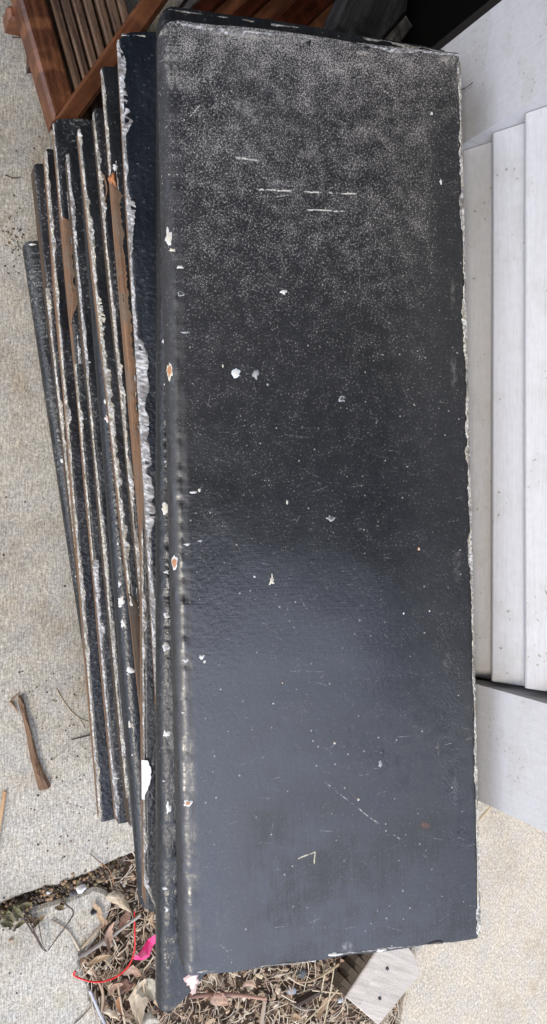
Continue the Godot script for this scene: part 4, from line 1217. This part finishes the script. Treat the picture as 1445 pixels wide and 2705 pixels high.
	for q in [[0.0090, 0.2950, 0.0022, 0.0032, W, W], [0.0120, 0.2861, 0.0016, 0.0018, W, W], [0.0070, 0.455, 0.0030, 0.003, W, W], [0.013, 0.283, 0.001, 0.001, W, W], [0.012, 0.002, 0.006, 0.0018, W, CR], [0.012, 0.490, 0.002, 0.003, W, W], [0.010, 0.510, 0.002, 0.002, W, GR]]:
		obj("paint_chip", splat_mesh(q[0], q[1], q[2], q[3], q[1] * 200.0, q[4], q[5], true), M.vc_paint, L)

# raw wood bared along the edge where the paint has come away
func bare_strip(t0: float, t1: float, wid: float, sd: float, jag: float) -> ArrayMesh:
	var st := st_new()
	var n := int((t1 - t0) / 0.003)
	var row := []
	for k in n + 1:
		var f := float(k) / n
		var t := lerpf(t0, t1, f)
		var env := smoothstep(0.0, 0.05, f) * (1.0 - smoothstep(0.72, 1.0, f))
		var w := wid * env * (1.0 + jag * 0.8 * nz(k * 9.0, sd * 31.0) + 0.25 * nz(k * 40.0, sd * 11.0)) + 0.0003
		row.append([Vector3(-0.0018, -0.010, t), Vector3(-0.0008, -0.0006, t), Vector3(w * 0.5, 0.0011 + 0.0006 * nz(k * 30.0, 3.0, sd), t), Vector3(w, 0.0005, t)])
	for k in n:
		for i in 3:
			var a: Vector3 = row[k][i]
			var b: Vector3 = row[k][i + 1]
			var c: Vector3 = row[k + 1][i + 1]
			var d: Vector3 = row[k + 1][i]
			tri(st, a, b, c, Vector3(-0.3, 1, 0), Vector2(0.1 + i * 0.05, a.z * 2.0), Vector2(0.15 + i * 0.05, a.z * 2.0), Vector2(0.15 + i * 0.05, d.z * 2.0), 0)
			tri(st, a, c, d, Vector3(-0.3, 1, 0), Vector2(0.1 + i * 0.05, a.z * 2.0), Vector2(0.15 + i * 0.05, d.z * 2.0), Vector2(0.1 + i * 0.05, d.z * 2.0), 0)
	st.generate_normals()
	st.generate_tangents()
	return st.commit()

func twig(called: String, label: String, category: String, pts: Array, r0: float, r1: float, c0: Color, c1: Color, group: String = "", rough: float = 0.35) -> MeshInstance3D:
	var o := obj(called, null, M.vc)
	var base: Vector3 = pts[0]
	var loc := []
	for p in pts:
		loc.append(p - base)
	o.mesh = tube_mesh(smooth_path(loc, 5), r0, r1, 6, rough, c0, c1)
	o.position = base
	tag(o, label, category, group)
	return o

func build_debris() -> void:
	# ---- bark strip on the concrete
	var bk := thing("bark_strip", "flat brown strip of bark widening to one end, lying on the concrete", "bark", Transform3D(Basis(), Vector3(0.205, 0, 0.32)))
	var bo := Vector3(0.205, 0, 0.32)
	var Lf := [[0.189, 0.252], [0.190, 0.266], [0.194, 0.279], [0.199, 0.302], [0.2055, 0.343], [0.209, 0.355], [0.2115, 0.367], [0.2175, 0.390]]
	var Rt := [[0.1915, 0.254], [0.197, 0.262], [0.201, 0.283], [0.207, 0.307], [0.2142, 0.336], [0.2168, 0.346], [0.224, 0.364], [0.2345, 0.386]]
	var st := st_new()
	var rows := []
	for i in 7:
		for k in 6:
			var f := k / 6.0
			var a := Vector2(lerpf(Lf[i][0], Lf[i + 1][0], f), lerpf(Lf[i][1], Lf[i + 1][1], f))
			var b := Vector2(lerpf(Rt[i][0], Rt[i + 1][0], f), lerpf(Rt[i][1], Rt[i + 1][1], f))
			var row := []
			for q in 7:
				var u := q / 6.0
				var p := a.lerp(b, u)
				var hh := 0.0015 + 0.0085 * pow(sin(PI * clampf(u * 0.9 + 0.05, 0, 1)), 0.6) + 0.0016 * nz(u * 120.0, (i * 6 + k) * 12.0) + 0.0012 * nz(u * 300.0, (i * 6 + k) * 4.0)
				if i == 4 and k >= 4:
					hh *= 0.75
				row.append(Vector3(p.x, hh, p.y) - bo)
			rows.append(row)
	for i in rows.size() - 1:
		for q in 6:
			tri(st, rows[i][q], rows[i][q + 1], rows[i + 1][q + 1], Vector3.UP, Vector2(q * 0.09, i * 0.03), Vector2(q * 0.09 + 0.09, i * 0.03), Vector2(q * 0.09 + 0.09, i * 0.03 + 0.03), 0)
			tri(st, rows[i][q], rows[i + 1][q + 1], rows[i + 1][q], Vector3.UP, Vector2(q * 0.09, i * 0.03), Vector2(q * 0.09 + 0.09, i * 0.03 + 0.03), Vector2(q * 0.09, i * 0.03 + 0.03), 0)
		for s in [0, 6]:
			var a: Vector3 = rows[i][s]
			var b: Vector3 = rows[i + 1][s]
			var a0 := Vector3(a.x, 0.0, a.z)
			var b0 := Vector3(b.x, 0.0, b.z)
			tri(st, a, a0, b0, Vector3(-1 if s == 0 else 1, 0, 0), Vector2(0, i * 0.03), Vector2(0.05, i * 0.03), Vector2(0.05, i * 0.03))
			tri(st, a, b0, b, Vector3(-1 if s == 0 else 1, 0, 0), Vector2(0, i * 0.03), Vector2(0.05, i * 0.03), Vector2(0.05, i * 0.03))
	var er: Array = rows[-1]
	for q in 6:
		var a: Vector3 = er[q]
		var b: Vector3 = er[q + 1]
		tri(st, a, b, Vector3(b.x, 0, b.z), Vector3(0, 0, 1), Vector2(q * 0.1, 0), Vector2(q * 0.1, 0.02), Vector2(q * 0.1, 0.02))
		tri(st, a, Vector3(b.x, 0, b.z), Vector3(a.x, 0, a.z), Vector3(0, 0, 1), Vector2(q * 0.1, 0), Vector2(q * 0.1, 0.02), Vector2(q * 0.1, 0.02))
	st.generate_normals()
	st.generate_tangents()
	obj("strip", st.commit(), M.bark, bk)
	obj("splinter", tube_mesh(gp([[0.178, 0.258], [0.183, 0.265], [0.1885, 0.275]], 0.003).map(func(p): return p - bo), 0.0022, 0.0008, 5, 0.5, Color(0.30, 0.19, 0.11), Color(0.36, 0.25, 0.16)), M.vc, bk)
	obj("splinter", tube_mesh(gp([[0.180, 0.256], [0.184, 0.2525], [0.1885, 0.249]], 0.004).map(func(p): return p - bo), 0.0016, 0.0008, 5, 0.5, Color(0.25, 0.15, 0.09), Color(0.36, 0.2, 0.13)), M.vc, bk)
	var dk := Color(0.06, 0.04, 0.035)
	var dk2 := Color(0.10, 0.065, 0.05)
	var straw := Color(0.46, 0.36, 0.22)
	var straw2 := Color(0.52, 0.43, 0.30)
	var brn := Color(0.28, 0.18, 0.11)
	twig("broken_twig", "pale broken twig with an orange tip at the edge of the concrete", "twig", gp([[0.1715, 0.379], [0.1695, 0.393], [0.1655, 0.42], [0.161, 0.452]], 0.003), 0.0022, 0.0026, Color(0.42, 0.22, 0.09), straw)
	twig("dark_twig", "short dark twig sticking out from under the lowest tread", "twig", gp([[0.261, 0.323], [0.275, 0.3215], [0.290, 0.320]], 0.002), 0.0008, 0.0009, dk, dk)
	twig("dark_twig", "short dark twig on the concrete below the chair foot", "twig", gp([[0.172, -0.458], [0.182, -0.4565], [0.193, -0.460]], 0.0018), 0.0009, 0.0006, dk, dk2)
	twig("dark_twig", "thin dark twig lying in the stained patch beside the chair stile", "twig", gp([[0.181, -0.648], [0.19, -0.651], [0.2, -0.655]], 0.0018), 0.0007, 0.0005, dk, dk2)
	twig("dark_twig", "thin bent twig leaning from the concrete edge into the soil joint", "twig", gp([[0.287, 0.489], [0.300, 0.503], [0.316, 0.520], [0.323, 0.545]], 0.004), 0.0005, 0.0009, dk, Color(0.4, 0.2, 0.1))
	twig("grass_straw", "long curved straw on the concrete running to the lowest tread", "straw", gp([[0.240, 0.248], [0.255, 0.275], [0.271, 0.293], [0.287, 0.302]], 0.0015), 0.0006, 0.0005, straw, straw2)
	twig("grass_straw", "short straw forking off the long curved straw", "straw", gp([[0.271, 0.293], [0.276, 0.301], [0.281, 0.311]], 0.0014), 0.0005, 0.0004, straw, straw)
	twig("grass_straw", "faint greenish straw slanting across the concrete under the dark twig", "straw", gp([[0.235, 0.348], [0.248, 0.339], [0.263, 0.327]], 0.0012), 0.0005, 0.0004, Color(0.34, 0.3, 0.2), Color(0.4, 0.35, 0.25))
	# ---- dead weed in the joint
	var wd := thing("dead_weed", "dead weed with thin dark bent stems rooted in the concrete joint", "weed", Transform3D(Basis(), Vector3(0.21, 0, 0.56)))
	var wo := Vector3(0.21, 0, 0.56)
	for q in [[[[0.190, 0.548], [0.210, 0.582], [0.217, 0.598], [0.226, 0.612]], 0.0008], [[[0.197, 0.549], [0.208, 0.574], [0.217, 0.594], [0.2265, 0.612]], 0.0007], [[[0.243, 0.540], [0.251, 0.549], [0.261, 0.561], [0.252, 0.576], [0.242, 0.590], [0.229, 0.611]], 0.0009], [[[0.214, 0.563], [0.2155, 0.575], [0.2175, 0.588], [0.222, 0.601]], 0.0005], [[[0.205, 0.553], [0.207, 0.565], [0.212, 0.579]], 0.0004]]:
		var pts := []
		for k in q[0].size():
			pts.append(Vector3(q[0][k][0], 0.004 + 0.012 * sin(PI * k / (q[0].size() - 1.0)), q[0][k][1]) - wo)
		obj("stem", tube_mesh(smooth_path(pts, 4), q[1] * 1.5, q[1] * 0.9, 5, 0.4, dk2, dk), M.vc, wd)
	for q in [[0.186, 0.543, 30.0, 0.026, 0.012], [0.180, 0.538, -70.0, 0.022, 0.012], [0.196, 0.538, 80.0, 0.020, 0.009], [0.176, 0.548, 10.0, 0.026, 0.012], [0.203, 0.558, 40.0, 0.020, 0.009], [0.213, 0.565, 120.0, 0.022, 0.010], [0.243, 0.553, 60.0, 0.018, 0.009], [0.248, 0.548, -30.0, 0.016, 0.008], [0.190, 0.562, 110.0, 0.020, 0.008], [0.172, 0.556, 60.0, 0.022, 0.01]]:
		var lf := obj("leaf", leaf_mesh(q[3], q[4], 0.9, 0.9, q[0] * 300.0, Color(0.17, 0.15, 0.075) if q[0] < 0.2 else Color(0.23, 0.17, 0.09), 0.3), M.leaf, wd)
		lf.transform = Transform3D(Basis(Vector3.UP, deg_to_rad(q[2])) * Basis(Vector3.RIGHT, 0.2), Vector3(q[0], 0.004, q[1]) - wo)
	# ---- twigs and stalks over the soil gap
	twig("pale_stalk", "pale curved stalk on the lower slab reaching the grey branch", "stalk", gp([[0.234, 0.570], [0.247, 0.582], [0.259, 0.596], [0.2725, 0.624]], 0.003), 0.0010, 0.0017, Color(0.2, 0.15, 0.11), straw2)
	twig("brown_stalk", "short brown stalk slanting up from the tip of the grey branch", "stalk", gp([[0.2755, 0.622], [0.289, 0.609], [0.304, 0.597]], 0.004), 0.0016, 0.0013, straw, brn)
	twig("grey_branch", "thick grey forked branch end running under the tread corner", "branch", gp([[0.270, 0.631], [0.292, 0.625], [0.316, 0.616], [0.362, 0.596]], 0.006), 0.0042, 0.0024, Color(0.19, 0.16, 0.14), Color(0.40, 0.36, 0.30))
	twig("brown_stalk", "long bent brown stalk along the broken slab edge", "stalk", gp([[0.279, 0.637], [0.287, 0.651], [0.297, 0.671], [0.306, 0.696], [0.304, 0.722]], 0.004), 0.0017, 0.0022, brn, Color(0.36, 0.27, 0.19))
	twig("pale_stalk", "long pale stalk crossing the leaves to the bottom of the gap", "stalk", gp([[0.329, 0.660], [0.327, 0.687], [0.331, 0.715], [0.338, 0.752]], 0.010), 0.0013, 0.0016, brn, straw2)
	twig("grey_stick", "smooth grey stick lying on the slab edge at the bottom", "stick", gp([[0.2865, 0.685], [0.297, 0.711], [0.309, 0.742]], 0.004), 0.0020, 0.0022, Color(0.42, 0.42, 0.43), Color(0.33, 0.33, 0.34))
	twig("dark_twig", "thin dark twig on the lower slab pointing at the grey stick", "twig", gp([[0.265, 0.727], [0.279, 0.719], [0.292, 0.709]], 0.002), 0.0010, 0.0006, dk2, brn)
	twig("pale_stalk", "bent pale stalk leaning against the long tread nose", "stalk", gp([[0.380, 0.660], [0.371, 0.670], [0.364, 0.679], [0.366, 0.712]], 0.012), 0.0013, 0.0010, straw2, straw)
	twig("red_brown_twig", "smooth reddish brown twig below the end of the top tread", "twig", gp([[0.443, 0.744], [0.480, 0.7525], [0.525, 0.768], [0.575, 0.790]], 0.004), 0.0036, 0.0030, Color(0.20, 0.10, 0.07), Color(0.38, 0.22, 0.15), "", 0.15)
	twig("grey_branch", "stubby grey brown branch hanging below the reddish twig", "branch", gp([[0.573, 0.792], [0.570, 0.808], [0.565, 0.84]], 0.003), 0.0034, 0.0036, Color(0.33, 0.25, 0.18), Color(0.30, 0.24, 0.18))
	twig("brown_stalk", "curved brown stalk rising to the chipped edge of the top tread", "stalk", gp([[0.711, 0.770], [0.692, 0.776], [0.673, 0.780], [0.650, 0.781], [0.628, 0.774]], 0.012), 0.0022, 0.0015, straw, brn)
	for q in [[[[0.686, 0.774], [0.681, 0.796], [0.674, 0.822]], "thin upright straw left of the weathered block"], [[[0.720, 0.811], [0.68, 0.832], [0.642, 0.851]], "thick straw slanting away below the weathered block"], [[[0.705, 0.768], [0.697, 0.81], [0.684, 0.862]], "long straw passing just left of the weathered block"], [[[0.612, 0.762], [0.628, 0.776], [0.645, 0.788]], "short grey straw in the soil below the tread lip"], [[[0.66, 0.80], [0.69, 0.812], [0.735, 0.83]], "flat straw running under the corner of the block"]]:
		twig("grass_straw", q[1], "straw", gp(q[0], 0.009), 0.0015, 0.0011, straw2, straw)
	# small milled offcut
	var oc := thing("wood_offcut", "small square brown strip of wood lying in the litter below the top tread", "wood offcut", Transform3D(Basis(), Vector3(0.655, -0.008, 0.813)))
	obj("strip", plank_mesh([Vector3(-0.024, 0.016, 0.001), Vector3(0.022, 0.019, -0.008), Vector3(0.0235, 0.019, -0.002), Vector3(-0.022, 0.016, 0.008)], 0.012, 0.0008, Vector3(1, 0, -0.2), Vector2(0.2, 0.3), 3.0), M.raw_grey, oc)
	# red wire and pink ribbon
	var rp := []
	var rh := [0.004, 0.012, 0.016, 0.018, 0.016, 0.012, 0.010, 0.007, 0.006, 0.009]
	var rx := [[0.354, 0.590], [0.352, 0.620], [0.350, 0.641], [0.342, 0.658], [0.327, 0.670], [0.309, 0.675], [0.291, 0.672], [0.274, 0.664], [0.264, 0.656], [0.266, 0.650]]
	for k in 10:
		rp.append(Vector3(rx[k][0], rh[k] - 0.002, rx[k][1]) - Vector3(0.31, 0, 0.65))
	var rw := obj("red_line", tube_mesh(smooth_path(rp, 6), 0.0011, 0.0013, 8), M.red)
	rw.position = Vector3(0.31, 0, 0.65)
	tag(rw, "curved bright red plastic line lying across leaves and the slab edge", "plastic line")
	var pk := st_new()
	var ctr := [[0.392, 0.612], [0.384, 0.628], [0.376, 0.640], [0.367, 0.648], [0.358, 0.653], [0.350, 0.655]]
	var pr := []
	for k in ctr.size():
		var c := Vector3(ctr[k][0], 0.014 + 0.004 * sin(k * 2.3), ctr[k][1])
		var sd := Vector3(0.62, 0, 0.78) * (0.003 + 0.0048 * sin(PI * (k + 0.4) / 6.2))
		pr.append([c - sd + Vector3(0, 0.003 * sin(k * 1.7), 0), c + Vector3(0, 0.004 + 0.002 * cos(k * 2.0), 0), c + sd + Vector3(0, 0.002 * cos(k * 1.9), 0)])
	for k in ctr.size() - 1:
		for q in 2:
			var colr := Color(0.72, 0.035, 0.17) if k > 0 else Color(0.5, 0.06, 0.10)
			if k == 3 and q == 0:
				colr = Color(0.35, 0.02, 0.08)
			tri(pk, pr[k][q], pr[k][q + 1], pr[k + 1][q + 1], Vector3.UP, Vector2.ZERO, Vector2.ZERO, Vector2.ZERO, k, colr)
			tri(pk, pr[k][q], pr[k + 1][q + 1], pr[k + 1][q], Vector3.UP, Vector2.ZERO, Vector2.ZERO, Vector2.ZERO, k, colr)
	tag(obj("pink_ribbon", fin(pk), M.pink), "crumpled scrap of hot pink marking ribbon in the leaves", "ribbon")
	# pebbles
	for q in [[0.626, 0.797, 0.0085, 0.006, Color(0.30, 0.32, 0.33), "round grey pebble in the soil below the tread end"], [0.274, 0.536, 0.0075, 0.005, Color(0.66, 0.63, 0.60), "smooth white pebble lodged in the concrete joint"], [0.262, 0.540, 0.0055, 0.004, Color(0.09, 0.08, 0.08), "small black pebble beside the white one in the joint"], [0.2925, 0.575, 0.0045, 0.004, Color(0.03, 0.03, 0.035), "black seed lying on the lower slab under a straw"], [0.729, 0.847, 0.0065, 0.005, Color(0.42, 0.45, 0.47), "bluish grey pebble at the foot of the weathered block"], [0.648, 0.776, 0.0085, 0.005, Color(0.12, 0.13, 0.13), "dark grey pebble tucked under the top tread lip"], [0.229, 0.531, 0.003, 0.003, Color(0.5, 0.5, 0.5), "tiny shiny grey stone on the lip of the joint"]]:
		var o := obj("pebble", pebble(Vector3(q[2], q[3], q[2] * 0.85), q[0] * 9.0), mat(Color(q[4].r, q[4].g, q[4].b).linear_to_srgb(), 0.55))
		o.position = Vector3(q[0], 0.0 if q[0] < 0.3 else -0.010, q[1])
		tag(o, q[5], "pebble")
	# ---- weathered block with two nail holes
	var bl := thing("wood_block", "weathered pale wood block with two nail holes, propped under the end of the top tread", "wood block", Transform3D(Basis(), Vector3(0.79, 0, 0.81)))
	var bb := Vector3(0.79, 0, 0.81)
	var yb := 0.044
	obj("block", plank_mesh([Vector3(0.704, yb, 0.806) - bb, Vector3(0.772, yb, 0.876) - bb, Vector3(0.865, yb, 0.815) - bb, Vector3(0.848, yb, 0.776) - bb, Vector3(0.816, yb + 0.001, 0.732) - bb, Vector3(0.771, yb, 0.744) - bb], 0.042, 0.0016, Vector3(0.70, 0, 0.42), Vector2(0.2, 0.1), 3.0), M.block, bl)
	# ridged saw-cut end on the left side
	for k in 9:
		var f := k / 9.0
		var g := (k + 1) / 9.0
		var a := Vector3(0.7035, 0, 0.8055).lerp(Vector3(0.7700, 0, 0.7440), f)
		var b := Vector3(0.7035, 0, 0.8055).lerp(Vector3(0.7700, 0, 0.7440), g)
		var nn := Vector3(-0.68, 0, -0.73) * (0.002 + 0.0015 * (k % 2))
		obj("end_grain", plank_mesh([a + Vector3(0, yb - 0.002, 0) - bb, b + Vector3(0, yb - 0.002, 0) - bb, b + nn * 4.0 + Vector3(0, yb - 0.012, 0) - bb, a + nn * 4.0 + Vector3(0, yb - 0.012, 0) - bb], 0.028, 0.0006, Vector3(0.7, 0, -0.7), Vector2(k * 0.1, 0.3), 4.0), M.block_end, bl)
	for q in [[0.789, 0.783, 0.4], [0.773, 0.829, 0.9]]:
		var cy := CylinderMesh.new()
		cy.top_radius = 0.0026
		cy.bottom_radius = 0.0026
		cy.height = 0.006
		cy.radial_segments = 12
		var nl := obj("nail", cy, M.metal, bl)
		nl.position = Vector3(q[0], yb, q[1]) - bb
	# ---- curled hair-like twig on the white panel
	twig("curled_twig", "thin curled brown twig stuck to the white frame beside the top tread", "twig", [Vector3(0.598, 0.405, -0.494), Vector3(0.592, 0.421, -0.481), Vector3(0.590, 0.437, -0.474), Vector3(0.590, 0.452, -0.474)], 0.0007, 0.0006, brn, Color(0.12, 0.07, 0.06))
	twig("dry_grass", "dry grass wisp between the white frame foot and the top tread", "grass", gp([[0.985, 0.615], [1.03, 0.585], [1.075, 0.555]], 0.02), 0.004, 0.002, straw2, straw)
	# ---- leaves
	var pale := Color(0.50, 0.40, 0.27)
	var greyl := Color(0.44, 0.40, 0.31)
	var pinkl := Color(0.46, 0.30, 0.21)
	var tan := Color(0.42, 0.29, 0.17)
	var dbr := Color(0.18, 0.09, 0.055)
	var org := Color(0.40, 0.19, 0.08)
	var lv := [
		[0.360, 0.717, 0.068, 0.032, 95, pale, "large pale wavy leaf left of the long tread nose, biggest of the litter"],
		[0.372, 0.695, 0.044, 0.030, 60, greyl, "crumpled grey beige leaf above the large pale leaf"],
		[0.315, 0.724, 0.032, 0.012, 40, pale, "narrow pale curled leaf near the bottom of the gap"],
		[0.337, 0.697, 0.026, 0.020, 0, dbr, "dark red brown leaf fragment in a hollow of the litter"],
		[0.310, 0.609, 0.042, 0.014, 100, pinkl, "pinkish tan leaf standing above the grey branch"],
		[0.323, 0.560, 0.050, 0.018, 42, pale, "long pale tan leaf lying in the joint beside the tread"],
		[0.300, 0.577, 0.040, 0.011, 70, tan, "thin tan leaf on the corner of the lower slab"],
		[0.296, 0.640, 0.036, 0.012, -5, tan, "flat brown leaf just under the grey branch"],
		[0.378, 0.606, 0.024, 0.010, 80, tan, "small tan leaf touching the long tread nose"],
		[0.328, 0.717, 0.034, 0.008, 80, org, "narrow orange brown leaf between two pale stalks"],
		[0.722, 0.776, 0.028, 0.014, 70, pinkl, "pinkish pale leaf below the chipped tread edge"],
		[0.741, 0.780, 0.028, 0.011, 110, org, "orange brown leaf standing beside the weathered block"],
		[0.487, 0.760, 0.032, 0.024, 20, pinkl, "crumpled pinkish leaf above the soil near the reddish twig"],
		[0.678, 0.836, 0.040, 0.010, -50, tan, "long thin tan leaf among the straws by the block"],
		[0.392, 0.735, 0.032, 0.015, 50, tan, "tan leaf at the lower tip of the long tread"],
		[0.347, 0.674, 0.034, 0.017, 20, pinkl, "pale pinkish leaf under the red line"],
		[0.321, 0.685, 0.024, 0.013, -30, pinkl, "small pinkish leaf left of the dark red fragment"],
		[0.372, 0.756, 0.034, 0.018, 10, greyl, "grey beige leaf at the lower edge of the litter"],
		[0.339, 0.596, 0.028, 0.014, -60, dbr, "dark brown leaf in the shade of the tread corner"],
		[0.622, 0.832, 0.026, 0.013, 30, tan, "small tan leaf near the square strip of wood"],
		[0.538, 0.752, 0.026, 0.011, 10, pinkl, "small pinkish leaf close under the top tread end"],
		[0.470, 0.795, 0.028, 0.014, -20, tan, "brown leaf below the reddish twig"],
		[0.748, 0.840, 0.03, 0.010, 105, org, "reddish leaf just under the lower corner of the block"]]
	var li := 0
	for q in lv:
		var o := obj("dry_leaf", leaf_mesh(q[2], q[3], 0.9 + 0.5 * sin(li * 1.7), 0.9 * sin(li * 2.1), li * 7.3, q[5], 0.35), M.leaf)
		o.transform = Transform3D(Basis(Vector3.UP, deg_to_rad(90.0 - q[4])) * Basis(Vector3.RIGHT, 0.18 * sin(li * 3.1)) * Basis(Vector3.BACK, 0.35 * sin(li * 1.3)), Vector3(q[0], 0.004 + 0.003 * (li % 3), q[1]))
		tag(o, q[6], "leaf", "dry leaves in the gap between the slabs")
		li += 1
	# ---- countless bits: crumbs, needles and specks
	scatter("leaf_litter", "crumbled leaves and wood crumbs covering the soil gap", "litter", 0)
	scatter("dry_needles", "dry grass needles and straws strewn over the soil gap", "dry grass", 1)
	scatter("joint_debris", "dark crumbs and moss filling the concrete joint", "debris", 2)
	scatter("concrete_specks", "tiny dark seeds and grit scattered over the concrete", "grit", 3)

func in_soil(x: float, z: float) -> bool:
	if z < joint_z(x) + 0.004:
		return false
	var le := pl(z, [[0.5, 0.30], [0.565, 0.325], [0.613, 0.303], [0.638, 0.276], [0.667, 0.286], [0.703, 0.297], [0.748, 0.312], [1.2, 0.338]])
	return x > le - 0.006 and x < 0.86 + 0.01 * nz(z * 300.0, 4.0)

func scatter(called: String, label: String, category: String, kind: int) -> void:
	var R := RandomNumberGenerator.new()
	R.seed = 900 + kind
	var st := st_new()
	if kind == 1:
		tube(st, [Vector3(0, 0, -0.5), Vector3(0.03, 0.02, -0.1), Vector3(0.0, 0.03, 0.2), Vector3(-0.05, 0.0, 0.5)], 0.02, 0.014, 4)
	elif kind == 0:
		var g := [Vector3(-0.5, 0.1, -0.45), Vector3(0.1, 0.0, -0.5), Vector3(0.55, 0.16, -0.2), Vector3(0.4, 0.05, 0.45), Vector3(-0.2, 0.12, 0.5), Vector3(-0.45, -0.05, 0.1)]
		for k in 6:
			tri(st, Vector3(0, 0.22, 0), g[k], g[(k + 1) % 6], Vector3.UP)
	else:
		var g2 := pebble(Vector3(0.5, 0.35, 0.42), 3.0)
		st.append_from(g2, 0, Transform3D())
	var mesh: ArrayMesh = fin(st) if kind < 2 else st.commit()
	var xf := []
	var cl := []
	var count: int = [14000, 6000, 900, 300][kind]
	var pal := [Color(0.36, 0.26, 0.16), Color(0.20, 0.13, 0.08), Color(0.50, 0.40, 0.27), Color(0.10, 0.065, 0.045), Color(0.44, 0.30, 0.20), Color(0.58, 0.50, 0.38), Color(0.30, 0.22, 0.14)]
	var tries := 0
	while xf.size() < count and tries < count * 30:
		tries += 1
		var x := 0.0
		var z := 0.0
		var y := 0.0
		var s := Vector3.ONE
		var b := Basis(Vector3.UP, R.randf_range(0, TAU))
		var c: Color = pal[R.randi() % pal.size()]
		if kind <= 1:
			x = R.randf_range(0.26, 0.87)
			z = R.randf_range(0.44, 1.75)
			if not in_soil(x, z):
				continue
			y = soil_y(x, z) + R.randf_range(0.001, 0.012)
			if kind == 0:
				var k := R.randf_range(0.0025, 0.0085) if R.randf() < 0.85 else R.randf_range(0.009, 0.016)
				s = Vector3(k * R.randf_range(0.4, 1.0), k * 0.8, k)
				b = b * Basis(Vector3.RIGHT, R.randf_range(-0.9, 0.9)) * Basis(Vector3.BACK, R.randf_range(-0.7, 0.7))
			else:
				var l := R.randf_range(0.018, 0.055)
				if x < 0.62 and R.randf() < 0.55:
					l *= 0.6
				s = Vector3(0.028 + 0.02 * R.randf(), 0.028, l)
				b = b * Basis(Vector3.RIGHT, R.randf_range(-0.22, 0.22))
				y += 0.005
				c = pal[[2, 5, 0, 5, 4][R.randi() % 5]]
		elif kind == 2:
			x = R.randf_range(0.10, 0.34)
			z = joint_z(x) + 0.011 + R.randfn(0.0, 0.006)
			if x < 0.22 and R.randf() < 0.35:
				z += R.randf_range(0.0, 0.035)
			y = R.randf_range(-0.008, 0.002)
			var k := R.randf_range(0.0015, 0.006)
			s = Vector3(k, k * 0.7, k * R.randf_range(0.6, 1.4))
			c = [Color(0.05, 0.035, 0.025), Color(0.12, 0.08, 0.05), Color(0.16, 0.13, 0.06), Color(0.30, 0.19, 0.10), Color(0.08, 0.055, 0.04)][R.randi() % 5]
		else:
			x = R.randf_range(0.12, 0.34)
			z = R.randf_range(-0.65, 0.75)
			if R.randf() < 0.2:
				x = 0.185 + R.randfn(0.0, 0.008)
				z = -0.375 + R.randfn(0.0, 0.02)
			elif R.randf() < 0.45:
				z = R.randf_range(0.22, 0.50)
				x = R.randf_range(0.20, 0.32)
			var k := R.randf_range(0.0010, 0.0030)
			s = Vector3(k, k * 0.6, k * R.randf_range(0.7, 1.6))
			y = 0.0
			c = [Color(0.03, 0.025, 0.02), Color(0.08, 0.055, 0.04), Color(0.18, 0.11, 0.06)][R.randi() % 3]
		var vr := R.randf_range(0.75, 1.25)
		xf.append(Transform3D(b.scaled_local(s), Vector3(x, y, z)))
		cl.append(Color(c.r * vr, c.g * vr, c.b * vr))
	var mm := MultiMesh.new()
	mm.transform_format = MultiMesh.TRANSFORM_3D
	mm.use_colors = true
	mm.mesh = mesh
	mm.instance_count = xf.size()
	for k in xf.size():
		mm.set_instance_transform(k, xf[k])
		mm.set_instance_color(k, cl[k])
	var o := MultiMeshInstance3D.new()
	o.name = numbered(called)
	o.multimesh = mm
	o.material_override = M.leaf if kind == 0 else M.vc
	add_child(o, true)
	o.set_meta("label", label)
	o.set_meta("category", category)
	o.set_meta("kind", "stuff")
